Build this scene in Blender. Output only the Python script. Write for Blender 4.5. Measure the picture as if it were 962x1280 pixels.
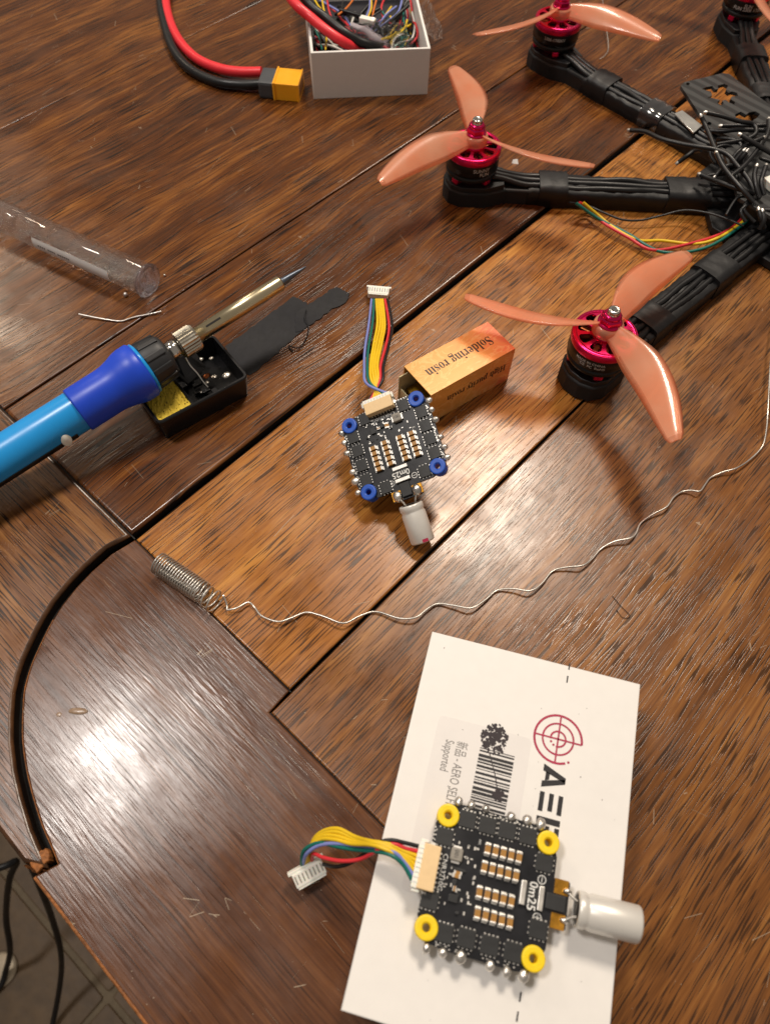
import bpy, bmesh, math, random
from mathutils import Vector, Matrix
from mathutils.geometry import tessellate_polygon
random.seed(7)
S = 0.01                      # every length below is in centimetres
PI = math.pi
scene = bpy.context.scene
for o in list(bpy.data.objects): bpy.data.objects.remove(o)
C = scene.collection

# ------------------------------------------------------------------ camera
FPX, TILT, ROLL, HC = 909.2, 0.519, 0.042, 26.7      # focal length (px at 1280 high), tilt from straight down, roll, height in cm
_f = Vector((0, math.sin(TILT), -math.cos(TILT))); _r0 = Vector((1, 0, 0)); _u0 = _r0.cross(_f)
_r = _r0*math.cos(ROLL) + _u0*math.sin(ROLL); _u = -_r0*math.sin(ROLL) + _u0*math.cos(ROLL)
CP = Vector((0, 0, HC))
cd = bpy.data.cameras.new('camera'); cam = bpy.data.objects.new('camera', cd); C.objects.link(cam)
cam.matrix_world = Matrix(((_r.x, _u.x, -_f.x, 0), (_r.y, _u.y, -_f.y, 0), (_r.z, _u.z, -_f.z, HC*S), (0, 0, 0, 1)))
cd.sensor_fit = 'VERTICAL'; cd.sensor_height = 9.0; cd.sensor_width = 9.0
cd.lens = FPX/1280*9.0
cd.clip_start = 0.005; cd.clip_end = 20
cd.dof.use_dof = True; cd.dof.focus_distance = 0.315; cd.dof.aperture_fstop = 3.6
scene.camera = cam

# ------------------------------------------------------------------ world, lamps, exposure
w = bpy.data.worlds.new('World'); scene.world = w; w.use_nodes = True
bg = w.node_tree.nodes['Background']; bg.inputs[0].default_value = (1.0, 0.87, 0.74, 1); bg.inputs[1].default_value = 0.21
def lamp(name, loc, power, size, col):
    d = bpy.data.lights.new(name, 'AREA'); d.shape = 'DISK'; d.size = size*S; d.energy = power; d.color = col
    o = bpy.data.objects.new(name, d); C.objects.link(o); o.location = Vector(loc)*S
    o.rotation_euler = (Vector((3, 15, 0)) - Vector(loc)).to_track_quat('-Z', 'Y').to_euler()
    return o
lamp('ceiling_lamp', (26, 104, 150), 18, 34, (1.0, 0.87, 0.72))
lamp('ceiling_lamp', (-60, 31, 150), 10, 24, (1.0, 0.93, 0.86))
lamp('ceiling_lamp', (-150, 190, 165), 6, 34, (1.0, 0.82, 0.62))
vs = scene.view_settings; vs.view_transform = 'Standard'; vs.look = 'None'; vs.exposure = 0.22; vs.gamma = 1.0
scene.render.engine = 'CYCLES'
scene.cycles.max_bounces = 14; scene.cycles.transmission_bounces = 14; scene.cycles.transparent_max_bounces = 24

# ------------------------------------------------------------------ helpers
def at(x, y, z=0.0):
    """the place at height z that lies at pixel (x, y) of the 962x1280 photograph: a surveying aid"""
    d = _f + _r*((x-481)/FPX) - _u*((y-640)/FPX)
    return CP + d*((z-HC)/d.z)
def lin(c):
    if isinstance(c, str): c = [int(c[i:i+2], 16)/255 for i in (0, 2, 4)]
    return tuple(v/12.92 if v <= .04045 else ((v+.055)/1.055)**2.4 for v in c) + (1,)

class Mt:
    """small wrapper for node building"""
    def __init__(s, name):
        s.m = bpy.data.materials.new(name); s.m.use_nodes = True; s.t = s.m.node_tree; s.n = s.t.nodes; s.l = s.t.links
        s.b = s.n['Principled BSDF']; s.out = s.n['Material Output']
    def N(s, ty, **kw):
        n = s.n.new('ShaderNode'+ty)
        for k, v in kw.items():
            if k.startswith('i_'): n.inputs[k[2:].replace('_', ' ')].default_value = v
            else: setattr(n, k, v)
        return n
    def L(s, a, b): s.l.new(a, b)
    def coord(s, scale=(1, 1, 1), src='Object', loc=None, rot=None):
        tc = s.N('TexCoord'); mp = s.N('Mapping'); mp.inputs['Scale'].default_value = scale
        if rot: mp.inputs['Rotation'].default_value = rot
        s.L(tc.outputs[src], mp.inputs['Vector'])
        if loc is not None: s.L(loc, mp.inputs['Location'])
        return mp.outputs[0]
    def noise(s, vec, scale=1, detail=2, rough=.5, dist=0):
        n = s.N('TexNoise'); n.inputs['Scale'].default_value = scale; n.inputs['Detail'].default_value = detail
        n.inputs['Roughness'].default_value = rough; n.inputs['Distortion'].default_value = dist
        s.L(vec, n.inputs['Vector']); return n.outputs[0]
    def ramp(s, v, stops, mode='LINEAR'):
        r = s.N('ValToRGB'); r.color_ramp.interpolation = mode; e = r.color_ramp.elements
        while len(e) < len(stops): e.new(.5)
        for el, (p, c) in zip(e, stops): el.position = p; el.color = c if not isinstance(c, (int, float)) else (c, c, c, 1)
        s.L(v, r.inputs[0]); return r.outputs[0]
    def mix(s, fac, a, b, mode='MIX'):
        m = s.N('Mix', data_type='RGBA', blend_type=mode)
        for i, v in ((0, fac), (6, a), (7, b)):
            if isinstance(v, (int, float, tuple)): m.inputs[i].default_value = v
            else: s.L(v, m.inputs[i])
        return m.outputs[2]
    def math(s, op, a, b=0.0, clamp=False):
        m = s.N('Math', operation=op, use_clamp=clamp)
        for i, v in ((0, a), (1, b)):
            if isinstance(v, (int, float)): m.inputs[i].default_value = v
            else: s.L(v, m.inputs[i])
        return m.outputs[0]
    def bump(s, h, strength=.3, dist=.0002, prev=None):
        b = s.N('Bump'); b.inputs['Strength'].default_value = strength; b.inputs['Distance'].default_value = dist
        s.L(h, b.inputs['Height'])
        if prev is not None: s.L(prev, b.inputs['Normal'])
        return b.outputs[0]

def plain(name, col, rough=.5, metal=0, coat=0, var=.12, nscale=900, bump=.15, spec=.5, bdist=.00008, trans=0, ior=1.45, sss=0):
    """a simple surface with mottled tone, mottled gloss and a little relief"""
    t = Mt(name); b = t.b; c = lin(col)
    v = t.coord(); n = t.noise(v, nscale, 3); n2 = t.noise(v, nscale*.13, 3)
    f = t.math('ADD', t.math('MULTIPLY', n, .5), t.math('MULTIPLY', n2, .5))
    lo = tuple(x*(1-var) for x in c[:3]) + (1,); hi = tuple(min(1, x*(1+var)) for x in c[:3]) + (1,)
    t.L(t.ramp(f, [(.35, lo), (.65, hi)]), b.inputs['Base Color'])
    t.L(t.ramp(n2, [(.3, max(0, rough-.08)), (.7, min(1, rough+.08))]), b.inputs['Roughness'])
    b.inputs['Metallic'].default_value = metal; b.inputs['Coat Weight'].default_value = coat
    b.inputs['Specular IOR Level'].default_value = spec; b.inputs['IOR'].default_value = ior
    b.inputs['Transmission Weight'].default_value = trans
    if sss: b.inputs['Subsurface Weight'].default_value = sss; b.inputs['Subsurface Scale'].default_value = .002
    if bump: t.L(t.bump(n, bump, bdist), b.inputs['Normal'])
    return t.m

class MB:
    """collects vertices and faces in centimetres"""
    def __init__(s): s.v = []; s.f = []; s.m = []; s.sm = []
    def add(s, vs, fs, mi=0, smooth=False):
        k = len(s.v); s.v += [Vector(p) for p in vs]
        for f in fs: s.f.append([i+k for i in f]); s.m.append(mi); s.sm.append(smooth)
        return s
    def box(s, c, d, M=None, mi=0, bev=0.0):
        bm = bmesh.new(); bmesh.ops.create_cube(bm, size=1)
        for v in bm.verts: v.co = Vector((v.co.x*d[0], v.co.y*d[1], v.co.z*d[2]))
        if bev: bmesh.ops.bevel(bm, geom=bm.edges[:], offset=bev, segments=2, profile=.6, affect='EDGES')
        bm.verts.index_update()
        vs = [v.co + Vector(c) for v in bm.verts]
        if M is not None: vs = [M @ v for v in vs]
        fs = [[v.index for v in f.verts] for f in bm.faces]; bm.free()
        return s.add(vs, fs, mi, False)
    def tube(s, pts, r, n=8, mi=0, caps=True, smooth=True, sub=0):
        pts = [Vector(p) for p in pts]
        if sub: pts = spline(pts, sub)
        m = len(pts); rs = r if isinstance(r, (list, tuple)) else [r]*m
        if len(rs) != m: rs = [rs[min(len(rs)-1, int(i*len(rs)/m))] for i in range(m)]
        tan = [(pts[min(i+1, m-1)]-pts[max(i-1, 0)]).normalized() for i in range(m)]
        up = Vector((0, 0, 1)) if abs(tan[0].z) < .9 else Vector((1, 0, 0))
        a = tan[0].cross(up).normalized(); vs = []
        for i in range(m):
            a = (a - tan[i]*a.dot(tan[i])).normalized(); b = tan[i].cross(a)
            for k in range(n):
                t = 2*PI*k/n; vs.append(pts[i] + (a*math.cos(t) + b*math.sin(t))*rs[i])
        fs = [[i*n+k, i*n+(k+1) % n, (i+1)*n+(k+1) % n, (i+1)*n+k] for i in range(m-1) for k in range(n)]
        s.add(vs, fs, mi, smooth)
        if caps:
            s.add(vs[:n], [list(range(n))[::-1]], mi, False); s.add(vs[-n:], [list(range(n))], mi, False)
        return s
    def lathe(s, prof, n=32, M=None, mi=0, smooth=True, close=False):
        """prof: (radius, z) list, about the z axis; M places it"""
        vs = []; 
        for r, z in prof:
            for k in range(n): vs.append(Vector((r*math.cos(2*PI*k/n), r*math.sin(2*PI*k/n), z)))
        m = len(prof)
        fs = [[i*n+k, i*n+(k+1) % n, (i+1)*n+(k+1) % n, (i+1)*n+k] for i in range(m-1) for k in range(n)]
        if close:
            fs += [[(m-1)*n+k, (m-1)*n+(k+1) % n, (k+1) % n, k] for k in range(n)]
        else:
            if prof[0][0] > 1e-5: fs.append(list(range(n))[::-1])
            if prof[-1][0] > 1e-5: fs.append([(m-1)*n+k for k in range(n)])
        if M is not None: vs = [M @ v for v in vs]
        return s.add(vs, fs, mi, smooth)
    def sphere(s, c, r, n=12, m=8, sc=(1, 1, 1), jit=0, mi=0):
        vs = []; 
        for i in range(m+1):
            th = PI*i/m
            for k in range(n):
                ph = 2*PI*k/n; q = 1 + random.uniform(-jit, jit)
                vs.append(Vector(c) + Vector((math.sin(th)*math.cos(ph)*sc[0], math.sin(th)*math.sin(ph)*sc[1], math.cos(th)*sc[2]))*r*q)
        fs = [[i*n+k, (i+1)*n+k, (i+1)*n+(k+1) % n, i*n+(k+1) % n] for i in range(m) for k in range(n)]
        return s.add(vs, fs, mi, True)
    def prism(s, poly, z0, z1, bev=0.0, seg=3, M=None, mi=0, mi_side=None, mi_bev=None):
        """upright prism with a rounded top edge; poly counter-clockwise"""
        mi_side = mi if mi_side is None else mi_side; mi_bev = mi_side if mi_bev is None else mi_bev
        P = [Vector((p[0], p[1], 0)) for p in poly]; n = len(P)
        def inset(d):
            out = []
            for i in range(n):
                e1 = (P[i]-P[i-1]).normalized(); e2 = (P[(i+1) % n]-P[i]).normalized()
                n1 = Vector((-e1.y, e1.x, 0)); n2 = Vector((-e2.y, e2.x, 0)); q = n1+n2
                out.append(P[i] + q*(d/max(.3, q.dot(n1))))
            return out
        rings = [(0, z0)] + ([(bev*(1-math.cos(t)), z1-bev+bev*math.sin(t)) for t in [k*PI/2/seg for k in range(seg+1)]] if bev else [(0, z1)])
        vs = []
        for d, z in rings:
            for p in inset(d): vs.append(Vector((p.x, p.y, z)))
        if M is not None: vs = [M @ v for v in vs]
        k = len(s.v); s.v += vs
        for i in range(len(rings)-1):
            for j in range(n):
                s.f.append([k+i*n+j, k+i*n+(j+1) % n, k+(i+1)*n+(j+1) % n, k+(i+1)*n+j]); s.m.append(mi_side if i == 0 else mi_bev); s.sm.append(i > 0)
        tb = k+(len(rings)-1)*n
        top = vs[-n:]
        for tri in tessellate_polygon([top]):
            a, b, c = [top[q] for q in tri]
            t = list(tri) if (b-a).cross(c-a).dot((M.to_3x3() @ Vector((0, 0, 1))) if M is not None else Vector((0, 0, 1))) > 0 else list(tri)[::-1]
            s.f.append([tb+q for q in t]); s.m.append(mi); s.sm.append(False)
        return s
    def quad(s, a, b, c, d, mi=0): return s.add([a, b, c, d], [[0, 1, 2, 3]], mi)
    def mesh2(s, me, M, mi=0):
        """adds (verts, faces) through the mapping M (a Matrix or a function)"""
        vs, fs = me
        return s.add([(M(v) if callable(M) else M @ v) for v in vs], fs, mi)

def spline(pts, sub):
    """Catmull-Rom"""
    out = []; n = len(pts)
    for i in range(n-1):
        p0, p1, p2, p3 = pts[max(i-1, 0)], pts[i], pts[i+1], pts[min(i+2, n-1)]
        for k in range(sub):
            t = k/sub; t2 = t*t; t3 = t2*t
            out.append(.5*((2*p1) + (p2-p0)*t + (2*p0-5*p1+4*p2-p3)*t2 + (3*p1-p0-3*p2+p3)*t3))
    out.append(pts[-1]); return out

TM = {}                                                    # world matrix of each thing (in cm)
def thing(name, label, cat, loc=(0, 0, 0), rot=None, group=None, M=None):
    o = bpy.data.objects.new(name, None); C.objects.link(o); o.empty_display_size = .01
    if M is None: M = Matrix.Translation(Vector(loc)) @ (Matrix.Rotation(rot, 4, 'Z') if rot else Matrix())
    TM[o.name] = M
    W = M.copy(); W.translation = M.translation*S; o.matrix_world = W
    o['label'] = label; o['category'] = cat
    if group: o['group'] = group
    return o
def root_of(o):
    while o.parent: o = o.parent
    return o
def obj(name, mb, mats, parent=None, world=False, label=None, kind=None, auto=None):
    """links the collected mesh as ONE object; world=True: the vertices are world places"""
    inv = TM[root_of(parent).name].inverted() if (world and parent is not None) else None
    me = bpy.data.meshes.new(name)
    vs = [((inv @ v) if inv is not None else v)*S for v in mb.v]
    me.from_pydata(vs, [], mb.f)
    for m in (mats if isinstance(mats, (list, tuple)) else [mats]): me.materials.append(m)
    me.polygons.foreach_set('material_index', mb.m); me.polygons.foreach_set('use_smooth', mb.sm); me.update()
    o = bpy.data.objects.new(name, me); C.objects.link(o)
    if parent is not None: o.parent = parent
    if label: o['label'] = label
    if kind: o['kind'] = kind
    return o
def solo(name, label, cat, mb, mats, loc, group=None, kind=None):
    """a thing that is one mesh, given in world places, with its origin at loc"""
    loc = Vector(loc); mb.v = [v-loc for v in mb.v]
    o = obj(name, mb, mats); o.location = loc*S
    if label: o['label'] = label
    if cat: o['category'] = cat
    if group: o['group'] = group
    if kind: o['kind'] = kind
    TM[o.name] = Matrix.Translation(loc)
    return o
def share(name, src, parent, M, label=None):
    """another piece with src's mesh, placed by M (cm) in the parent's frame"""
    o = bpy.data.objects.new(name, src.data); C.objects.link(o); o.parent = parent
    W = M.copy(); W.translation = M.translation*S; o.matrix_local = W
    if label: o['label'] = label
    return o
def T(x, y, z=0, r=0): return Matrix.Translation((x, y, z)) @ Matrix.Rotation(r, 4, 'Z')

def text_mesh(body, size, ext=0.0, align='CENTER', sx=1.0, shear=0.0, bold=0.0):
    cu = bpy.data.curves.new('t', 'FONT'); cu.body = body; cu.size = size; cu.align_x = align; cu.align_y = 'CENTER'
    cu.resolution_u = 3; cu.shear = shear; cu.offset = bold; cu.extrude = ext
    o = bpy.data.objects.new('t', cu); C.objects.link(o); dg = bpy.context.evaluated_depsgraph_get()
    me = bpy.data.meshes.new_from_object(o.evaluated_get(dg)); 
    vs = [Vector((v.co.x*sx, v.co.y, v.co.z)) for v in me.vertices]; fs = [list(p.vertices) for p in me.polygons]
    bpy.data.objects.remove(o); bpy.data.curves.remove(cu); bpy.data.meshes.remove(me); return vs, fs
def flat_mesh(loops, ext, bev=0.0):
    """plate from closed loops, inner loops are holes"""
    cu = bpy.data.curves.new('p', 'CURVE'); cu.dimensions = '2D'; cu.fill_mode = 'BOTH'; cu.extrude = ext; cu.bevel_depth = bev; cu.bevel_resolution = 1
    for lp in loops:
        sp = cu.splines.new('POLY'); sp.points.add(len(lp)-1); sp.use_cyclic_u = True
        for i, p in enumerate(lp): sp.points[i].co = (p[0], p[1], 0, 1)
    o = bpy.data.objects.new('p', cu); C.objects.link(o); dg = bpy.context.evaluated_depsgraph_get()
    me = bpy.data.meshes.new_from_object(o.evaluated_get(dg))
    vs = [v.co.copy() for v in me.vertices]; fs = [list(p.vertices) for p in me.polygons]
    bpy.data.objects.remove(o); bpy.data.curves.remove(cu); bpy.data.meshes.remove(me); return vs, fs
def circ(cx, cy, r, n=24, a0=0): return [(cx+r*math.cos(a0+2*PI*k/n), cy+r*math.sin(a0+2*PI*k/n)) for k in range(n)]
def rrect(cx, cy, w, h, r, n=4):
    out = []
    for sx, sy, a in ((1, 1, 0), (-1, 1, PI/2), (-1, -1, PI), (1, -1, 3*PI/2)):
        for k in range(n+1):
            t = a + PI/2*k/n; out.append((cx+sx*(w/2-r)+r*math.cos(t), cy+sy*(h/2-r)+r*math.sin(t)))
    return out

# ------------------------------------------------------------------ materials
def wood(name, dark, mid, light, pore=.52, pore_len=1.0, coat_r=.26, figure=1.0, wear=.5, pstr=.88, streak=.26, ssy=520):
    """varnished oak; the grain runs along the object's own x"""
    t = Mt(name); b = t.b
    oi = t.N('ObjectInfo'); cx = t.N('CombineXYZ'); t.L(t.math('MULTIPLY', oi.outputs['Random'], 3.0), cx.inputs[0]); t.L(t.math('MULTIPLY', oi.outputs['Random'], 7.0), cx.inputs[1])
    off = cx.outputs[0]
    warp = t.coord((9, 16, 16), loc=off); wn = t.math('SUBTRACT', t.noise(warp, 1, 2), .5)
    def st(sx, sy, amt):
        tc = t.N('TexCoord'); mp = t.N('Mapping'); mp.inputs['Scale'].default_value = (sx, sy, sx); t.L(tc.outputs['Object'], mp.inputs['Vector']); t.L(off, mp.inputs['Location'])
        cb = t.N('CombineXYZ'); t.L(t.math('MULTIPLY', wn, .011*figure*sy), cb.inputs[1]); va = t.N('VectorMath', operation='ADD'); t.L(mp.outputs[0], va.inputs[0]); t.L(cb.outputs[0], va.inputs[1]); return va.outputs[0]
    big = t.noise(st(5, 80, 0), 1, 4, .6)                     # broad bands of tone
    fib = t.noise(st(22, 1300, 0), 1, 4, .65)               # fibre
    flk = t.noise(st(42, 620, 0), 1, 3, .6)               # flecks
    por = t.noise(st(66/pore_len, 1450, 0), 1, 1, .5)     # open pores, short dark dashes
    pat = t.noise(t.coord((16, 24, 24), loc=off), 1, 3)
    tone = t.math('ADD', t.math('ADD', t.math('MULTIPLY', big, .46), t.math('MULTIPLY', fib, .27)), t.math('MULTIPLY', flk, .27))
    col = t.ramp(tone, [(.36, lin(dark)), (.5, lin(mid)), (.64, lin(light))])
    thr = t.math('ADD', por, t.math('MULTIPLY', t.math('SUBTRACT', pat, .5), .24))
    pm = t.ramp(thr, [(pore, 0.0), (pore+.055, 1.0)])
    col = t.mix(t.math('MULTIPLY', pm, pstr), col, lin('1a0f09'))
    # scratches: thin broken pale lines, and specks of dust
    def scratch(sc, seed, wd, lo):
        v = t.N('TexVoronoi', feature='DISTANCE_TO_EDGE'); v.inputs['Scale'].default_value = 1
        t.L(t.coord(sc, rot=(0, 0, seed)), v.inputs['Vector'])
        m = t.noise(t.coord((60, 60, 60), rot=(0, 0, seed+1)), 1, 3)
        return t.math('MULTIPLY', t.math('LESS_THAN', v.outputs['Distance'], wd), t.math('GREATER_THAN', m, lo))
    s1 = scratch((13, 95, 90), .7, .0030, .58); s2 = scratch((110, 17, 90), 2.3, .0028, .61)
    du = t.noise(t.coord((900, 900, 900)), 1, 1); dm = t.noise(t.coord((45, 45, 45)), 1, 3)
    dust = t.math('GREATER_THAN', t.math('ADD', du, t.math('MULTIPLY', dm, .25)), .925)
    sc = t.math('MAXIMUM', t.math('MAXIMUM', s1, s2), dust)
    col = t.mix(t.math('MULTIPLY', sc, .36*wear), col, lin('c9b8a0'))
    t.L(col, b.inputs['Base Color'])
    # varnish: patchy gloss
    rr = t.noise(t.coord((35, 35, 35), loc=off), 1, 4, .6)
    t.L(t.ramp(rr, [(.3, coat_r-.06), (.7, coat_r+.13)]), b.inputs['Roughness'])
    b.inputs['Specular IOR Level'].default_value = .46
    ht = t.math('ADD', t.math('SUBTRACT', 1.0, pm), t.math('MULTIPLY', fib, .5))
    n1 = t.bump(ht, .22, .00012)
    n2 = t.bump(t.noise(st(75, ssy, 0), 1, 3), streak, .00016, n1)
    n3 = t.bump(t.noise(t.coord((40, 110, 90)), 1, 2), .16, .0003, n2)
    n4 = t.bump(sc, .8, .0001, n3)
    t.L(n4, b.inputs['Normal'])
    return t.m
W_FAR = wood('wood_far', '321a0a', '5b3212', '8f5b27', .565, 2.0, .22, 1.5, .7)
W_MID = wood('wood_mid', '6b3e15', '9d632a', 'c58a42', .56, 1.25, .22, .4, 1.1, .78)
W_RIGHT = wood('wood_right', '4a2b13', '794b22', 'a06d36', .54, 1.1, .24, .6, .9, .74)
W_END = wood('wood_end', '402411', '6b421f', '946636', .55, 1.5, .24, .4, .6)
W_CORNER = wood('wood_corner', '381e10', '57341d', '744a2a', .60, 2.6, .20, .4, 1.3, .55, .5, 950)
W_EDGE = plain('stained_edge', '1c110a', .3, var=.3, nscale=200)
W_RAW = plain('wood_raw', '8a5529', .65, var=.5, nscale=900, bump=.9, bdist=.0006)
W_RAIL = plain('stained_rail', '4a2f1a', .3, var=.5, nscale=220, bump=.5, bdist=.0003)
GAPM = plain('dark_gap', '0e0a08', .7)
m_white_card = plain('white_card', 'e5e2de', .5, var=.02, nscale=250, bump=.06)
m_card_in = plain('card_inside', 'b9b2a6', .7, var=.05)
m_ink = plain('black_ink', '1d1b1e', .5)
m_red_ink = plain('red_ink', 'a8284a', .5)
m_grey_ink = plain('grey_ink', '6e6a68', .5)
m_pcb = plain('black_solder_mask', '15161b', .32, coat=.3, var=.25, nscale=500)
m_fet = plain('chip_plastic', '232425', .5, var=.15, nscale=700, bump=.3)
m_tin = plain('tinned_metal', 'd2cfc9', .42, metal=1, var=.15, nscale=500, bump=.3)
m_solder = plain('solder', 'dedad4', .36, metal=1, var=.3, nscale=220, bump=.7, bdist=.0003)
m_mlcc = plain('brown_ceramic', 'a5783a', .4, var=.15)
m_gold = plain('gold_plate', 'd59a3a', .3, metal=.9, var=.2, nscale=900, bump=.5)
m_silk = plain('white_print', 'd9d9d6', .6)
m_yel = plain('yellow_rubber', 'f2cf17', .45, var=.05, sss=.1)
m_blu = plain('blue_rubber', '1c50b4', .4, var=.06)
m_beige = plain('beige_nylon', 'e4c595', .45, var=.04)
m_wht = plain('white_nylon', 'ebe8df', .45, var=.04, sss=.15)
m_can = plain('aluminium_sleeve', 'dbd8d2', .32, metal=.3, var=.03, nscale=300, bump=.08)
m_shell = plain('aluminium_end', 'a29f99', .4, metal=.8)
m_ferr = plain('inductor_grey', '8a857c', .55, var=.15)
WIRE = {k: plain('wire_'+k, c, .38, var=.05, nscale=300, bump=.05) for k, c in dict(
    yellow='e3bd22', red='d2323a', black='19191b', blue='7c86c4', green='12685c', orange='dd7a30', white='d8d6d0').items()}
m_red_sil = plain('red_silicone', 'e2303a', .38, var=.05)
m_blk_sil = plain('black_silicone', '121214', .42)
m_xt = plain('yellow_connector_nylon', 'f0a81e', .4, var=.05)
m_xtg = plain('grey_sleeve', '45474b', .5)
m_carbon_dull = plain('dull_black_arm', '19191b', .5, var=.2, nscale=350)
m_tape = plain('black_tape', '161618', .52, var=.2, nscale=110, bump=.7, bdist=.0006)
m_pad = plain('black_foam', '131315', .65, var=.2)
m_magenta = plain('magenta_anodised', 'd8205e', .24, metal=.85, var=.05, nscale=300)
m_bell = plain('black_bell', '161618', .35, metal=.3)
m_copper = plain('copper_winding', '9c5a36', .35, metal=.9, var=.3)
m_steel = plain('bright_steel', 'd0cec9', .18, metal=1, var=.08)
m_iron_blue = plain('light_blue_plastic', '1f93dc', .3, var=.03, nscale=250, bump=.05)
m_grip = plain('dark_blue_rubber', '1b46c8', .42, var=.05, nscale=200, bump=.15)
m_collar = plain('collar_plastic', '2a2b2d', .42)
m_blkpl = plain('black_plastic', '141416', .28, var=.2, nscale=300, bump=.2)
m_cloth = plain('black_cloth', '18181c', .75, var=.35, nscale=260, bump=1, bdist=.0006)
m_burnt = plain('burnt_tip', '5c6470', .4, metal=.8, var=.3)
m_dross = plain('dross', 'c9c3ba', .3, metal=.8, var=.4, bump=.8)
def glassy(name, col, rough, alpha_fac, ior=1.49, bmp=.15):
    t = Mt(name); t.b.inputs['Base Color'].default_value = lin(col); t.b.inputs['Roughness'].default_value = rough
    t.b.inputs['IOR'].default_value = ior; t.b.inputs['Transmission Weight'].default_value = 1
    tr = t.N('BsdfTransparent'); tr.inputs[0].default_value = (1, 1, 1, 1); mx = t.N('MixShader'); mx.inputs[0].default_value = alpha_fac
    t.L(t.b.outputs[0], mx.inputs[1]); t.L(tr.outputs[0], mx.inputs[2]); t.L(mx.outputs[0], t.out.inputs[0])
    if bmp: t.L(t.bump(t.noise(t.coord((160, 160, 160)), 1, 3), bmp, .0003), t.b.inputs['Normal'])
    return t.m
m_tube = glassy('clear_acrylic', 'ffffff', .05, .62, bmp=0)
m_tubecap = glassy('lilac_acrylic', 'e6e2f2', .12, .18, bmp=0)
m_film = glassy('clear_film', 'f8f8fa', .15, .34, bmp=.5)
def blade_mat(nm='salmon_blade', clear=.42):
    t = Mt(nm); b = t.b; c = lin('ff8a63')
    v = t.coord(); n = t.noise(v, 60, 3)
    t.L(t.ramp(n, [(.3, lin('ffb288')), (.7, lin('ffcba8'))]), b.inputs['Base Color'])
    b.inputs['Roughness'].default_value = .25; b.inputs['Coat Weight'].default_value = .8; b.inputs['Coat Roughness'].default_value = .07
    b.inputs['Transmission Weight'].default_value = 0.0
    tl = t.N('BsdfTranslucent'); tl.inputs[0].default_value = lin('ffc4a4')
    tr = t.N('BsdfTransparent'); tr.inputs[0].default_value = lin('ffd6c4')
    m1 = t.N('MixShader'); m1.inputs[0].default_value = .4; m2 = t.N('MixShader'); m2.inputs[0].default_value = clear
    t.L(b.outputs[0], m1.inputs[1]); t.L(tl.outputs[0], m1.inputs[2]); t.L(m1.outputs[0], m2.inputs[1]); t.L(tr.outputs[0], m2.inputs[2])
    t.L(t.bump(t.noise(v, 140, 3), .12, .0003), b.inputs['Normal']); t.L(m2.outputs[0], t.out.inputs[0]); return t.m
m_blade = blade_mat(); m_blade_edge = blade_mat('salmon_blade_edge', .6)
def carbon_mat():
    t = Mt('carbon_weave'); b = t.b
    ck = t.N('TexWave', wave_type='BANDS', bands_direction='DIAGONAL'); ck.inputs['Scale'].default_value = 62; ck.inputs['Distortion'].default_value = .6
    t.L(t.coord(), ck.inputs['Vector'])
    t.L(t.ramp(ck.outputs[0], [(.3, lin('1e1f20')), (.7, lin('3b3c3c'))]), b.inputs['Base Color']); b.inputs['Roughness'].default_value = .42
    t.L(t.bump(t.noise(t.coord((800, 800, 800)), 1, 2), .2, .0001), b.inputs['Normal']); return t.m
m_carbon = carbon_mat()
def rosin_mat():
    t = Mt('rosin_box_print'); b = t.b
    v = t.coord(); sx = t.N('SeparateXYZ'); t.L(v, sx.inputs[0])
    g = t.math('MULTIPLY', t.math('ADD', sx.outputs[0], .0), 22)               # along the box, print fades from gold to coral
    swirl = t.noise(t.coord((60, 130, 60), rot=(0, 0, .5)), 1, 3, .5, 2.2)
    f = t.math('ADD', g, t.math('MULTIPLY', t.math('SUBTRACT', swirl, .5), .5))
    col = t.ramp(f, [(.0, lin('d69a48')), (.5, lin('dfa255')), (.8, lin('e6914f')), (1.0, lin('e87c50'))])
    ln = t.ramp(swirl, [(.46, 0.0), (.5, 1.0), (.54, 0.0)])
    col = t.mix(t.math('MULTIPLY', ln, .35), col, lin('ffd08a'))
    t.L(col, b.inputs['Base Color']); b.inputs['Roughness'].default_value = .27; b.inputs['Metallic'].default_value = .08; b.inputs['Coat Weight'].default_value = .6
    return t.m
m_rosin = rosin_mat()
def sponge_mat():
    t = Mt('yellow_sponge'); b = t.b; v = t.coord()
    vo = t.N('TexVoronoi'); vo.inputs['Scale'].default_value = 650; t.L(v, vo.inputs['Vector'])
    n = t.noise(v, 500, 4, .7); holes = t.ramp(t.math('ADD', vo.outputs['Distance'], t.math('MULTIPLY', n, .6)), [(.38, 0.0), (.55, 1.0)])
    t.L(t.mix(holes, lin('5e4a10'), t.mix(n, lin('b99a22'), lin('e0c545'))), b.inputs['Base Color']); b.inputs['Roughness'].default_value = .8
    t.L(t.bump(holes, .9, .0006), b.inputs['Normal']); return t.m
m_sponge = sponge_mat()
def tile_mat():
    t = Mt('floor_tile'); b = t.b; v = t.coord((9, 9, 9)); n = t.noise(v, 1, 5, .6); n2 = t.noise(t.coord((70, 70, 70)), 1, 4)
    t.L(t.ramp(t.math('ADD', t.math('MULTIPLY', n, .6), t.math('MULTIPLY', n2, .4)), [(.35, lin('54422d')), (.65, lin('70593d'))]), b.inputs['Base Color'])
    b.inputs['Roughness'].default_value = .45; t.L(t.bump(n2, .3, .001), b.inputs['Normal']); return t.m
m_tile = tile_mat(); m_grout = plain('grout', '7d705d', .9, nscale=200)

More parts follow.
